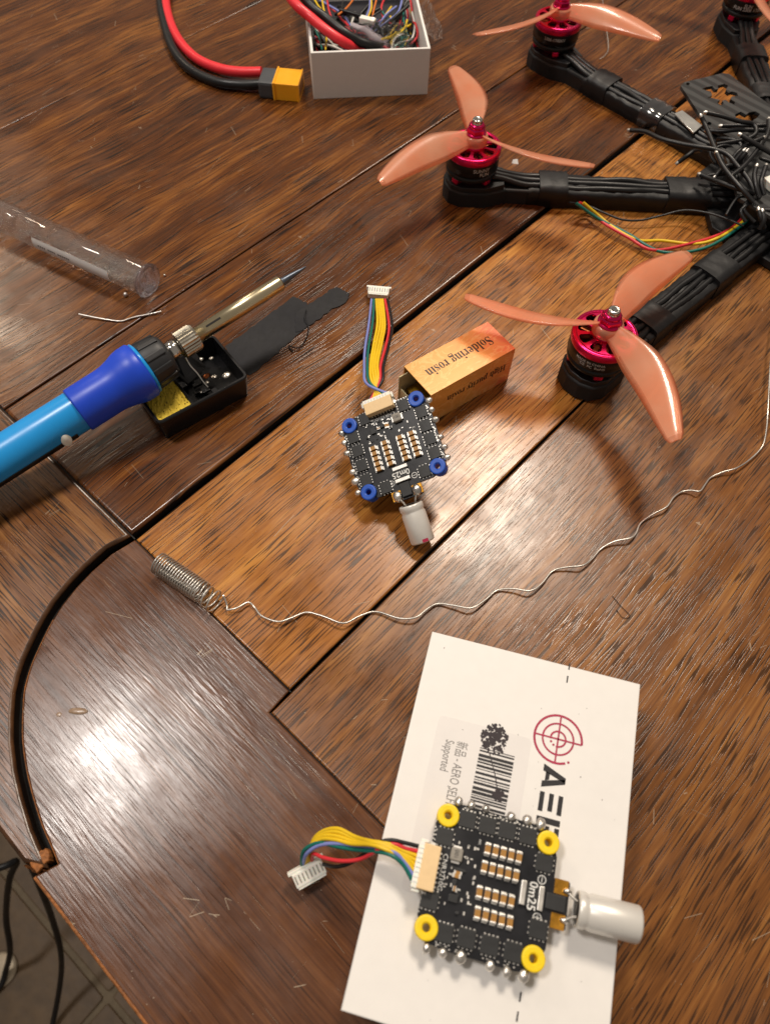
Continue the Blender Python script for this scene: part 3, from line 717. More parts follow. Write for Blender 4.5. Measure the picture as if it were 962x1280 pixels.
tail = [at(x, y, .10+.16*(.5+.5*math.sin(i*1.57))+(.25 if 15 < i < 26 else 0)*0+max(0, i-42)*.12) for i, (x, y) in enumerate(tail_px)]
tp = spline(tail, 5)
mb.tube(pts, .037, 7); j = spline([pts[-1], pts[-1]+Vector((.12, -.25, -.25)), tp[0]], 5); mb.tube(j[:-1]+tp, .040, 7)
c_ = (a0+a1)/2
solo('solder_wire', 'coil of solder wire with a long wavy tail running right across the table', 'solder wire', mb, plain('dull_solder', 'c9c5be', .33, metal=.8, var=.35, nscale=60, bump=.3), (c_.x, c_.y, 0))

# ------------------------------------------------------------------ ESC boards
PINPOS = [(-.45+.13*i) for i in range(8)]
def esc(label, M, rub, harness, plug_px, seedr, can_lift, fold):
    t = thing('circuit_board', label, 'circuit board', M=M, group='motor controller boards')
    random.seed(seedr)
    # outline with notched corners, 3.7 x 3.95 cm, 1.2 mm thick, top at z = 0
    hs = 1.525
    outl = [(-1.84, -1.25), (-1.55, -1.86), (-.9, -1.95), (1.1, -1.95), (1.6, -1.84), (1.85, -1.2), (1.85, -.62), (2.32, -.62), (2.32, .62), (1.85, .62), (1.85, 1.2), (1.6, 1.84), (1.1, 1.95), (-1.1, 1.95), (-1.6, 1.84), (-1.84, 1.25)]
    holes = [circ(sx*hs, sy*hs, .19, 20) for sx in (1, -1) for sy in (1, -1)]
    obj('circuit_panel', MB().mesh2(flat_mesh([outl]+holes, .06), Matrix.Translation((0, 0, -.06))), m_pcb, t)
    # rubber grommets
    prof = [(.115, -.42), (.29, -.42), (.32, -.38), (.32, -.16), (.21, -.13), (.185, -.12), (.185, .01), (.22, .015), (.32, .03), (.335, .05), (.335, .12), (.315, .15), (.28, .157), (.16, .155), (.115, .12)]
    for sx in (1, -1):
        for sy in (1, -1): obj('rubber_grommet', MB().lathe(prof, 40, M=T(sx*hs, sy*hs), close=True, smooth=False), rub, t)
    # power transistors
    fet = None
    pos = [(-.93, 1.56), (-.31, 1.55), (.29, 1.56), (.92, 1.56), (-1.5, .92), (1.5, .95), (-1.0, -1.53), (-.365, -1.5), (.30, -1.51), (.965, -1.51), (-1.58, -.82), (1.57, -.79)]
    pins = MB()
    for x, y in pos:
        M2 = T(x, y, .045, random.uniform(-.02, .02))
        if fet is None:
            fet = obj('transistor', MB().box((0, 0, 0), (.50, .47, .09), bev=.012), m_fet, t); W = M2.copy(); W.translation = M2.translation*S; fet.matrix_local = W
        else: share('transistor', fet, t, M2)
        for k in range(4):
            pins.box((x-.18+.12*k, y+.262, .015), (.05, .035, .03)); pins.box((x-.18+.12*k, y-.262, .015), (.05, .035, .03))
            if k < 3: pins.box((x+.275, y-.14+.14*k, .015), (.022, .045, .03)); pins.box((x-.275, y-.14+.14*k, .015), (.022, .045, .03))
    obj('transistor_pins', pins, m_tin, t, kind='stuff')
    # ceramic capacitors
    cap = None; fil = MB()
    for yy, x0 in ((.905, -.20), (.40, -.21), (-.28, -.235), (-.815, -.19)):
        for i in range(5):
            M2 = T(x0+.234*i, yy, .085, random.uniform(-.04, .04))
            if cap is None:
                cap = obj('ceramic_capacitor', MB().box((0, 0, 0), (.165, .20, .15), bev=.01).box((0, .125, 0), (.17, .065, .16), mi=1, bev=.012).box((0, -.125, 0), (.17, .065, .16), mi=1, bev=.012), [m_mlcc, m_tin], t)
                W = M2.copy(); W.translation = M2.translation*S; cap.matrix_local = W
            else: share('ceramic_capacitor', cap, t, M2)
            fil.box((x0+.234*i, yy+.175, .012), (.15, .04, .024)); fil.box((x0+.234*i, yy-.175, .012), (.15, .04, .024))
    # shunt
    obj('shunt_resistor', MB().box((1.26, 0, .06), (.34, .60, .10), mi=1, bev=.01).box((1.0, .03, .07), (.15, .64, .13), bev=.015).box((1.52, 0, .07), (.15, .64, .13), bev=.015), [m_tin, m_fet], t)
    obj('chip_lettering', MB().mesh2(text_mesh('0m25', .34, align='CENTER', bold=.004), T(1.26, 0, .114, -PI/2)), m_silk, t)
    # inductor
    obj('inductor', MB().box((-1.07, .53, .10), (.36, .36, .20), bev=.05).box((-1.07, .74, .05), (.25, .06, .09), mi=1).box((-1.07, .32, .05), (.25, .06, .09), mi=1), [m_ferr, m_tin], t)
    obj('chip_lettering', MB().mesh2(text_mesh('100', .17), T(-1.07, .53, .203, PI/2)), m_ink, t)
    # small parts
    for k in range(46):
        x, y = random.uniform(-1.3, -.42), random.uniform(-.95, .95)
        if -1.35 < x < -.82 and .22 < y < .85: continue
        w_, h_ = random.choice(((.07, .035), (.035, .07), (.09, .05), (.05, .09)))
        fil.box((x, y, .02), (w_, h_, .04), mi=random.choice((0, 0, 0, 1)))
    for k in range(60):
        sx = random.choice((-1, 1)); x = random.uniform(-1.2, 1.3); y = sx*random.uniform(1.83, 1.90); fil.box((x, y, .01), (.05, .03, .02))
    for k in range(22): fil.box((-1.82, -1.2+.022+.11*k, .008), (.03, .045, .016))
    obj('small_parts', fil, [m_tin, m_fet], t, kind='stuff')
    for x, y, w_, h_ in ((-.93, -.62, .26, .2), (-.98, -.20, .12, .16), (-.75, -.95, .1, .08), (-.88, .15, .3, .07)):
        obj('chip', MB().box((x, y, .045), (w_, h_, .09), bev=.01), m_fet, t)
    for x, y, w_, h_ in ((-.95, -.02, .24, .11), (-.93, .08, .24, .09), (-.95, -.36, .1, .14)):
        obj('chip_resistor', MB().box((x, y, .04), (w_*.6, h_, .07)).box((x-w_*.38, y, .04), (w_*.24, h_, .075), mi=1).box((x+w_*.38, y, .04), (w_*.24, h_, .075), mi=1), [m_mlcc, m_tin], t)
    # silk screen
    mb = MB().mesh2(text_mesh('CNR3210G', .21), T(-1.37, -.02, .004, -PI/2)).mesh2(text_mesh('AIK', .1), T(-.45, 1.05, .004, -PI/2))
    k0 = len(mb.v)
    for (x, y) in ((1.5, .50), (1.5, -.50)):
        n = 20; P = [(x+math.cos(2*PI*k/n)*q, y+math.sin(2*PI*k/n)*q, .004) for k in range(n) for q in (.10, .125)]
        mb.add(P, [[2*k, 2*k+1, (2*k+3) % (2*n), (2*k+2) % (2*n)] for k in range(n)])
        mb.box((x, y, .003), (.02, .15, .003))
    mb.box((1.5, -.5, .0045), (.15, .02, .003))
    obj('board_print', mb, m_silk, t)
    # motor pads with solder
    for sy in (1, -1):
        for x in ((-1.29, -.87, -.42, .37, .82, 1.27) if sy > 0 else (-1.40, -.95, -.45, .40, .86, 1.36)):
            r_ = random.uniform(.125, .17); obj('solder_joint', MB().sphere((x+random.uniform(-.02, .02), sy*(1.96+random.uniform(0, .05)), -.03), r_, 14, 10, (random.uniform(.9, 1.05), random.uniform(1, 1.25), random.uniform(.75, 1.0)), .07), m_solder, t)
    # battery pads
    for sy in (1, -1): 
        obj('battery_pad', MB().box((2.08, sy*.45, .006), (.40, .40, .012)).box((2.08, sy*.45, -.126), (.40, .40, .012)), m_gold, t)
        if rub is m_blu: obj('solder_joint', MB().sphere((2.12, sy*.42, .02), .24, 16, 10, (1, .85, .75), .05), m_solder, t)
        else: obj('solder_joint', MB().sphere((2.26, sy*.38, .03), .12, 14, 8, (1.2, .7, .8), .05), m_solder, t)
    obj('chip', MB().box((1.95, 0, .06), (.58, .42, .12), bev=.02), m_fet, t)
    # electrolytic capacitor lying off the edge
    Mc = Matrix.Translation(can_lift[0]) @ Matrix.Rotation(can_lift[2], 4, 'Z') @ Matrix.Rotation(PI/2+can_lift[1], 4, 'Y')
    R, Lk = can_lift[3], can_lift[4]
    can = obj('capacitor_can', MB().lathe([(0, .06), (R*.80, .06), (R*.84, 0), (R*.95, .01), (R, .06), (R, .22), (R*.93, .28), (R*.93, .33), (R, .40), (R, Lk-.06), (R*.93, Lk), (R*.8, Lk+.005), (R*.76, Lk-.015), (0, Lk-.015)], 48, M=Mc), m_can, t)
    obj('capacitor_base', MB().lathe([(0, .03), (R*.8, .03), (R*.8, .055)], 32, M=Mc), m_blkpl, can)
    if rub is m_blu:
        vs = []; n = 8
        for k in range(n+1):
            a_ = 2.45+.5*k/n
            for z_ in (Lk-.16, Lk-.03): vs.append(Mc @ Vector(((R+.004)*math.cos(a_), (R+.004)*math.sin(a_), z_)))
        obj('red_mark', MB().add(vs, [[2*k, 2*k+1, 2*k+3, 2*k+2] for k in range(n)]), m_red_ink, can)
    for sy in (1, -1):
        e = Mc @ Vector((0, sy*.2, .05)); obj('capacitor_lead', MB().tube([Vector((2.15, sy*.38, .03)), Vector((2.3, sy*.34, .06)), (e+Vector((2.3, sy*.3, .06)))/2, e], .04, 8, sub=4), m_tin, can)
    # wire socket and plug housing
    so = obj('wire_socket', MB().box((-1.80, -.02, .20), (.50, 1.22, .38), bev=.03), m_beige, t)
    pm = MB()
    for k in range(8): pm.box((-1.53, -.47+.13*k, .04), (.10, .05, .06)); 
    pm.box((-1.85, .62, .05), (.25, .12, .08)); pm.box((-1.85, -.66, .05), (.25, .12, .08))
    obj('socket_pin', pm, m_tin, so)
    pl = obj('plug_housing', MB().box((-2.12, -.02, .19), (.18, 1.25, .34), bev=.03).box((-2.06, .65, .19), (.24, .08, .2), bev=.02).box((-2.06, -.69, .19), (.24, .08, .2), bev=.02), m_wht, t)
    rg = MB()
    for k in range(8): rg.box((-2.10, -.47+.13*k, .37), (.16, .045, .03))
    obj('housing_rib', rg, m_wht, pl)
    # harness: px path of each wire, heights
    ends = []
    for k, (c_, pts, zs) in enumerate(harness):
        st_ = M @ Vector((-2.2, PINPOS[k] if not fold else PINPOS[7-k], .19))
        P = [st_] + [at(x, y, z) for (x, y), z in zip(pts, zs)]
        obj('wire', MB().tube(P, .062, 8, sub=6), WIRE[c_], t, world=True)
    # loose plug at the other end
    (px_, py_, pz_, ang_, tilt) = plug_px
    Mp = Matrix.Translation(at(px_, py_, pz_)) @ Matrix.Rotation(ang_, 4, 'Z') @ Matrix.Rotation(tilt, 4, 'X')
    lp = obj('plug', MB().box((0, 0, 0), (1.04, .46, .36), M=Mp, bev=.04).box((0, -.27, .02), (1.24, .12, .26), M=Mp, bev=.03).box((0, .24, .13), (.96, .1, .06), M=Mp, bev=.01), m_wht, t, world=True)
    sl = MB()
    for k in range(8): sl.box((-.44+.126*k, -.02, .182), (.035, .26, .012), M=Mp)
    obj('plug_slot', sl, m_ferr, lp, world=True)
    return t
# board with yellow grommets on the box
def board_frame(cx, cy, z, ex, tx=0, ty=0):
    M = frame_from((cx, cy, z), ex); return M @ Matrix.Rotation(ty, 4, 'Y') @ Matrix.Rotation(tx, 4, 'X')
ztop = 3.09
kk = [at(560.5, 1019.3, ztop), at(687, 1053.5, ztop), at(665.7, 1198.2, ztop), at(531.6, 1159, ztop)]
cc = sum(kk, Vector())/4; ex = (kk[1]-kk[0]+kk[2]-kk[3])
MY = board_frame(cc.x, cc.y, ztop-.155, (ex.x, ex.y, 0))
def zw(x, y): return (350+x/4.58, 1010+y/4.58)
hz = [3.15, 3.3, 3.2, 2.9, 2.3, 1.7, 1.1]
HY = []
paths = [('black', [(715, 200), (630, 184), (550, 205), (480, 262), (400, 315), (320, 336), (248, 322)]),
         ('red', [(720, 232), (640, 205), (560, 240), (460, 292), (350, 303), (250, 285), (190, 262), (182, 300)]),
         ('yellow', [(705, 245), (620, 205), (520, 190), (430, 165), (330, 118), (240, 135), (185, 195), (168, 300)]),
         ('yellow', [(690, 255), (610, 215), (520, 195), (430, 178), (330, 138), (240, 148), (175, 215), (156, 308)]),
         ('yellow', [(700, 268), (615, 225), (520, 205), (420, 192), (320, 160), (230, 165), (165, 235), (147, 314)]),
         ('yellow', [(700, 285), (600, 235), (520, 210), (410, 205), (310, 180), (225, 182), (160, 250), (140, 318)]),
         ('blue', [(705, 300), (640, 245), (560, 225), (440, 215), (320, 203), (220, 215), (150, 265), (132, 322)]),
         ('green', [(705, 325), (640, 272), (560, 250), (440, 240), (330, 222), (220, 200), (135, 245), (124, 325)])]
for c_, P in paths:
    n = len(P); zs = [3.2 if k == 0 else 3.2-2.3*((k)/(n-1))**1.3 for k in range(n)]
    zs[-1] = .75; zs[1] = 3.25; zs[2] = 3.05
    HY.append((c_, [zw(*p) for p in P], zs))
esc('circuit board with four yellow grommets, lying on the white printed box', MY, m_yel, HY, (386, 1091, .55, .52+PI, -.35), 5, (Vector((2.50, -.02, .22)), -.03, 0.02, .50, 1.78), True)
# board with blue grommets
zt = 0.98
# one corner leans on the rosin carton, the capacitor rests on the wood
MBL = Matrix(((.311, .895, -.320, .168), (-.923, .204, -.327, 17.22), (-.228, .398, .889, 2.109), (0, 0, 0, 1))) @ Matrix.Translation((0, 0, -.155))
def zq(x, y): return (400+x/3.436, 340+y/3.436)
paths = [('blue', [(200, 480), (190, 420), (193, 330), (210, 220), (221, 118)]),
         ('green', [(213, 475), (203, 415), (208, 325), (226, 215), (231, 118)]),
         ('yellow', [(222, 470), (216, 405), (230, 310), (246, 220), (241, 118)]),
         ('yellow', [(232, 465), (226, 400), (242, 305), (258, 220), (250, 118)]),
         ('yellow', [(241, 462), (236, 396), (254, 305), (268, 225), (259, 118)]),
         ('yellow', [(249, 460), (247, 392), (266, 300), (278, 225), (268, 118)]),
         ('red', [(256, 468), (260, 400), (284, 310), (296, 230), (279, 118)]),
         ('black', [(266, 470), (272, 405), (294, 320), (310, 230), (290, 118)])]
HBl = [(c_, [zq(*p) for p in P], [2.75, 2.6, 2.1, 1.3, .62]) for c_, P in paths]
esc('circuit board with four blue grommets, on bare wood by the orange rosin box', MBL, m_blu, HBl, (473, 366, .50, -.06+PI, 0), 9, (Vector((2.55, -.04, -.12)), .36, -.05, .50, 1.62), True)

# ------------------------------------------------------------------ rosin box
HR = 2.1
r3, r2, r1, r4 = at(508, 462, HR), at(603.7, 406.9, HR), at(643.9, 435.5, HR), at(536.8, 491.3, HR)
exr = (r1-r4+r2-r3); pr0 = r1 - exr.normalized()*4.75
MR = frame_from((pr0.x, pr0.y, 0), (exr.x, exr.y, 0))       # origin: front left bottom corner, y to the back
LR, WR = 4.75, 1.98
rb = thing('rosin_box', 'small orange soldering rosin carton with its left end open, behind the blue-grommet board', 'carton', M=MR)
tk = .05
obj('top_panel', MB().box((LR/2, WR/2, HR-tk/2), (LR, WR, tk), bev=.015), m_rosin, rb)
obj('front_panel', MB().box((LR/2, tk/2, HR/2-tk/2), (LR-.003, tk, HR-tk-.002)), m_rosin, rb)
obj('back_panel', MB().box((LR/2, WR-tk/2, HR/2-tk/2), (LR-.003, tk, HR-tk-.002)), m_rosin, rb)
obj('bottom_panel', MB().box((LR/2, WR/2, tk/2), (LR-.003, WR-2*tk-.004, tk)), m_rosin, rb)
obj('end_panel', MB().box((LR-tk/2-.01, WR/2, HR/2), (tk, WR-2*tk-.004, HR-2*tk-.004)), m_rosin, rb)
m_cream = plain('cream_card', 'cdbf95', .7, var=.06)
inn = obj('inner_tray', MB().box((LR/2-.7, WR/2, .14), (LR-.9, WR-.24, .05)).box((LR/2-.7, .15, .9), (LR-.9, .05, 1.5)).box((LR/2-.75, WR-.15, .95), (LR-.8, .05, 1.6)).box((-.27, WR/2, .55), (.05, WR-.3, .85)), m_cream, rb)
obj('rosin_block', MB().box((1.6, WR/2, .5), (3.2, WR-.5, .66), bev=.06), plain('amber_rosin', '8a6a1c', .15, var=.3, coat=.5), rb)
def serif(t): return ''.join(chr(0x1D400+ord(c)-65) if 'A' <= c <= 'Z' else chr(0x1D41A+ord(c)-97) if 'a' <= c <= 'z' else c for c in t)
me = text_mesh(serif('Soldering rosin'), .72, align='CENTER', sx=.76)
obj('lettering', MB().mesh2(me, T(LR/2+.02, WR/2+.06, HR+.008, PI)), plain('brown_print', '3a2318', .5), rb)
me = text_mesh(serif('High purity rosin'), .58, align='CENTER', sx=.78)
MF = Matrix(((-1, 0, 0, LR/2+.3), (0, 0, 1, -.008), (0, -1, 0, HR/2+.1), (0, 0, 0, 1)))
MF = Matrix(((-1, 0, 0, LR/2+.3), (0, 0, -1, -.008), (0, -1, 0, HR/2+.1), (0, 0, 0, 1)))
obj('lettering', MB().mesh2(me, MF), plain('black_print', '22181a', .5), rb)

# ------------------------------------------------------------------ soldering station tray
HS = 1.35
c1, c2_, c3 = at(197.4, 530.6, H1+HS), at(311.5, 470, H1+HS), at(272, 414, H1+HS)
exs = (c2_-c1); LS = exs.length; MS = frame_from((c1.x, c1.y, H1), (exs.x, exs.y, 0))
WS = (MS.inverted() @ c3).y; 
tr = thing('iron_stand', 'small black plastic soldering stand tray with a yellow sponge, under the soldering iron', 'iron stand', M=MS)
def frus(mb, x0, x1, y0, y1, z0, z1, d, mi=0):
    a = [(x0+d, y0+d, z0), (x1-d, y0+d, z0), (x1-d, y1-d, z0), (x0+d, y1-d, z0), (x0, y0, z1), (x1, y0, z1), (x1, y1, z1), (x0, y1, z1)]
    return mb.add(a, [[0, 3, 2, 1], [4, 5, 6, 7], [0, 1, 5, 4], [1, 2, 6, 5], [2, 3, 7, 6], [3, 0, 4, 7]], mi)
def rring(mb, w_, h_, r_, z, d0, d1, z2=None, flip=False, n=5):
    A = [(p[0], p[1], z) for p in rrect(w_/2, h_/2, w_-2*d0, h_-2*d0, max(.02, r_-d0), n)]
    B = [(p[0], p[1], z if z2 is None else z2) for p in rrect(w_/2, h_/2, w_-2*d1, h_-2*d1, max(.02, r_-d1), n)]
    m = len(A); mb.add(A+B, [[k, (k+1) % m, m+(k+1) % m, m+k] for k in range(m)], 0, True)
mb = MB(); wl = .13; dr = -.16
rring(mb, LS, WS, .28, 0, .16, 0, HS-.06); rring(mb, LS, WS, .28, HS-.06, 0, .04, HS); rring(mb, LS, WS, .28, HS, .04, wl, HS-.0); rring(mb, LS, WS, .28, HS, wl, wl+.07, .35)
fl = [(p[0], p[1], .35) for p in rrect(LS/2, WS/2, LS-2*wl-.14, WS-2*wl-.14, .1, 5)]; mb.add(fl, [list(range(len(fl)))])
fl = [(p[0], p[1], 0.004) for p in rrect(LS/2, WS/2, LS-.3, WS-.3, .1, 5)]; mb.add(fl, [list(range(len(fl)))[::-1]])
obj('tray', mb, m_blkpl, tr)
dvx = 1.78
obj('divider', MB().box((dvx, WS/2, .8), (.12, WS-.3, .9), bev=.02), m_blkpl, tr)
mb = MB(); n = 22; random.seed(4)
x0, x1, y0, y1 = .17, dvx-.07, .16, WS-.18
vs = [(x0+(x1-x0)*i/n, y0+(y1-y0)*j/n, 1.20+random.uniform(-.035, .02)-.0*(i in (0, n))) for j in range(n+1) for i in range(n+1)]
mb.add(vs, [[j*(n+1)+i, j*(n+1)+i+1, (j+1)*(n+1)+i+1, (j+1)*(n+1)+i] for j in range(n) for i in range(n)])
mb.box(((x0+x1)/2, (y0+y1)/2, .72), (x1-x0, y1-y0, .84))
solo_s = obj('sponge', mb, m_sponge, tr)
mb = MB(); random.seed(8)
for k in range(10):
    mb.box((random.uniform(2.0, 3.2), random.uniform(.5, 2.0), .45+random.uniform(0, .25)), (random.uniform(.2, .6), random.uniform(.15, .4), .14), M=None, bev=.02)
obj('tray_clutter', mb, m_blkpl, tr, kind='stuff')
# folded black cone rest
mb = MB(); mb.add([(1.9, WS-.25, 1.2), (3.3, WS-.1, 1.5), (3.35, WS-1.2, .9), (2.3, WS-1.3, .6), (2.5, WS+.05, 2.1), (3.15, WS+.1, 1.9)], [[0, 4, 2, 3], [4, 5, 1, 2]]) 
mb.add([(p.x, p.y+.03, p.z-.07) for p in mb.v[:6]], [[3, 2, 4, 0], [2, 1, 5, 4]])
obj('iron_rest', mb, m_blkpl, tr)
MSi = MS.inverted()
P = [MSi @ at(x, y, z) for (x, y), z in zip([(232, 447), (238, 457), (247, 467), (254, 477), (260, 484)], [2.0, 1.7, 1.4, 1.1, .9])]
obj('bent_wire', MB().tube(P, .045, 8, sub=5), m_steel, tr)
for x, y, r_, z in ((283, 469, .17, 1.15), (251, 449, .10, 1.1), (264, 448, .09, 1.2), (268, 471, .12, 1.0), (258, 470, .14, .95), (259, 478, .08, .9), (253, 459, .07, .9), (252, 490, .08, .7)):
    p = MSi @ at(x, y, z); obj('solder_blob', MB().sphere(p, r_, 12, 8, (1.2, 1, .5), .2), m_dross if r_ != .14 else m_copper, tr)

# ------------------------------------------------------------------ soldering iron
qa, qb = at(-2, 576, 2.05), at(349, 354.5, 3.35)
axi = (qb-qa).normalized(); MI = Matrix.Translation(qa) @ axi.to_track_quat('Z', 'Y').to_matrix().to_4x4()
def ia(x, y):    # distance along the iron of the place seen at (x, y)
    best = min((((lambda p: (CP+( _f + _r*((x-481)/FPX) - _u*((y-640)/FPX))*((p-CP).dot(_f)))-p)(qa+axi*s_)).length, s_) for s_ in [k*.05 for k in range(-100, 400)])
    return best[1]
g0, g1, k0, k1, n0, n1, b1 = ia(97, 512), ia(180, 462), ia(178, 462), ia(209, 442), ia(222, 430), ia(243, 416), ia(351, 353)
tipd = ia(382, 332)
si = thing('soldering_iron', 'blue-handled soldering iron resting across its stand with the tip pointing right', 'soldering iron', tuple(Vector((qa.x, qa.y, H1))))
ob = lambda nm, prof, mat, par, n=48, M=MI: obj(nm, MB().lathe(prof, n, M=M), mat, par, world=True)
hnd = ob('handle', [(0, -9.5), (.7, -9.5), (.85, -9.2), (.9, -4), (.88, g0+.1), (.9, g0+.5), (1.0, g1), (1.14, k0+.02), (1.15, k0+.12), (1.0, k0+.2), (0, k0+.2)], m_iron_blue, si)
ob('grip', [(.89, g0), (.95, g0-.02), (.97, g0+.06), (.98, g1-1.75), (1.0, g1-1.45), (1.08, g1-1.1), (1.19, g1-.75), (1.23, g1-.5), (1.23, g1-.12), (1.16, g1-.02), (1.12, g1)], m_grip, si)
mb = MB().lathe([(0, k0+.15), (1.0, k0+.15), (1.03, k0+.22), (.99, k1-.35), (.93, k1-.12), (.82, k1), (.5, k1+.02), (0, k1+.02)], 48, M=MI); cl = obj('collar', mb, m_collar, si, world=True)
for k in range(10):
    a_ = 2*PI*k/10+.2; Mk = MI @ Matrix.Rotation(a_, 4, 'Z') @ Matrix.Translation((.99, 0, (k0+.2+k1-.15)/2)) @ Matrix.Rotation(-.06, 4, 'Y')
    obj('collar_rib', MB().box((0, 0, 0), (.13, .26, (k1-k0)*.72), M=Mk, bev=.05), m_collar, cl, world=True)
ob('neck', [(0, k1), (.36, k1), (.42, k1+.05), (.42, n0), (0, n0)], m_steel, si)
m_nick = plain('nickel', 'c9c3b4', .25, metal=1, var=.1); m_barrel = plain('heat_tinted_steel', 'd2c5a4', .22, metal=1, var=.12, nscale=90)
mb = MB(); nt = 26; prof = []
vs = []; 
for z_, rr in ((n0-.05, .46), (n0+.02, .60), (n1-.1, .60), (n1, .54), (n1+.02, .3)):
    for k in range(nt*2): a_ = 2*PI*k/(nt*2); q = rr-(.035 if k % 2 else 0)*(rr > .5); vs.append(MI @ Vector((q*math.cos(a_), q*math.sin(a_), z_)))
m2 = nt*2; mb.add(vs, [[i*m2+k, i*m2+(k+1) % m2, (i+1)*m2+(k+1) % m2, (i+1)*m2+k] for i in range(4) for k in range(m2)]); mb.f.append([k for k in range(m2)][::-1]); mb.m.append(0); mb.sm.append(False)
obj('knurled_nut', mb, m_nick, si, world=True)
bar = ob('barrel', [(0, n1-.05), (.35, n1-.05), (.35, b1-.08), (.31, b1), (0, b1)], m_barrel, si)
for k in range(4):
    a_ = [2.0, 3.2, 4.4, 5.6][k]
    obj('vent_slot', MB().box((0, 0, 0), (.03, .09, .75), M=MI @ Matrix.Rotation(a_, 4, 'Z') @ Matrix.Translation((.342, 0, n1+.9)), bev=.01), GAPM, bar, world=True)
ob('tip', [(0, b1-.02), (.19, b1-.02), (.2, b1+.08), (.17, b1+.12), (.17, b1+.3), (.04, tipd-.1), (0, tipd)], m_burnt, si, 24)
# dark slot strip with the white dial on the lower side
sdv = Vector((0, 0, 1)).cross(axi).normalized(); sdv = sdv if sdv.y < 0 else -sdv
dn = (sdv*.93 - Vector((0, 0, 1))*.36).normalized()
s0, s1 = -9.0, ia(95, 535)-.1
Md = Matrix.Translation(qa + axi*((s0+s1)/2) + dn*.86); q3 = Matrix((axi, dn.cross(axi)*-1, dn)).transposed().to_4x4()
obj('side_slot', MB().box((0, 0, 0), (s1-s0, .40, .10), M=Md @ q3, bev=.04), m_blkpl, si, world=True)
sb_ = ia(80, 548); obj('dial', MB().lathe([(0, 0), (.30, 0), (.31, .05), (.27, .1), (0, .11)], 28, M=Matrix.Translation(qa+axi*sb_+(sdv*.97-Vector((0, 0, 1))*.12).normalized()*.84) @ Matrix.Rotation(0, 4, 'Z') @ (sdv*.97+Vector((0, 0, 1))*.25).to_track_quat('Z', 'Y').to_matrix().to_4x4() @ Matrix.Diagonal((.7, 1.1, 1, 1))), m_wht, si, world=True)

# ------------------------------------------------------------------ black tape pieces on the wood
def cloth(px_poly, z, label, seed, mat=m_cloth):
    random.seed(seed); P = [at(x, y, z) for x, y in px_poly]; n = len(P); Q = []
    for i in range(n):
        a, b = P[i], P[(i+1) % n]; m = max(2, int((b-a).length/.18))
        for k in range(m):
            q = a.lerp(b, k/m); Q.append(q+Vector((random.uniform(-.045, .045), random.uniform(-.045, .045), 0)))
    ar = sum(Q[i].x*Q[(i+1) % len(Q)].y-Q[(i+1) % len(Q)].x*Q[i].y for i in range(len(Q)))
    if ar < 0: Q = Q[::-1]
    mb = MB().prism([(q.x, q.y) for q in Q], H1+z-.015-H1, z, .01, 1)
    solo('tape_strip', label, 'tape', mb, mat, (P[0].x, P[0].y, z-.015), group='strips of black tape')
def zi(x, y): return (x/2.091, 320+y/2.091)
cloth([zi(*p) for p in [(590, 235), (765, 106), (800, 122), (806, 180), (740, 240), (655, 312), (600, 280)]], H1+.03, 'larger flat strip of dull black tape beside the soldering stand', 3)
cloth([zi(*p) for p in [(772, 150), (868, 84), (880, 80), (912, 98), (906, 120), (868, 138), (798, 190), (770, 200)]], H1+.055, 'narrower torn end of black tape beneath the tip of the soldering iron', 6)
P = [at(*zi(x, y), H1+z) for x, y, z in ((800, 140, .12), (796, 160, .2), (806, 185, .1), (800, 215, .1), (780, 240, .15), (755, 235, .1), (765, 250, .06))]
solo('thread', 'loose curly dark thread lying on the edge of the black tape', 'thread', MB().tube(P, .03, 6, sub=5), m_cloth, (P[3].x, P[3].y, H1))
P = [at(x, y, .04) for x, y in ((765, 745), (775, 757), (787, 770), (778, 772), (770, 762))]
solo('thread', 'fine dark hair curled on the wood right of the white printed box top corner', 'hair', MB().tube(P, .012, 5, sub=5), m_cloth, (P[3].x, P[3].y, 0))

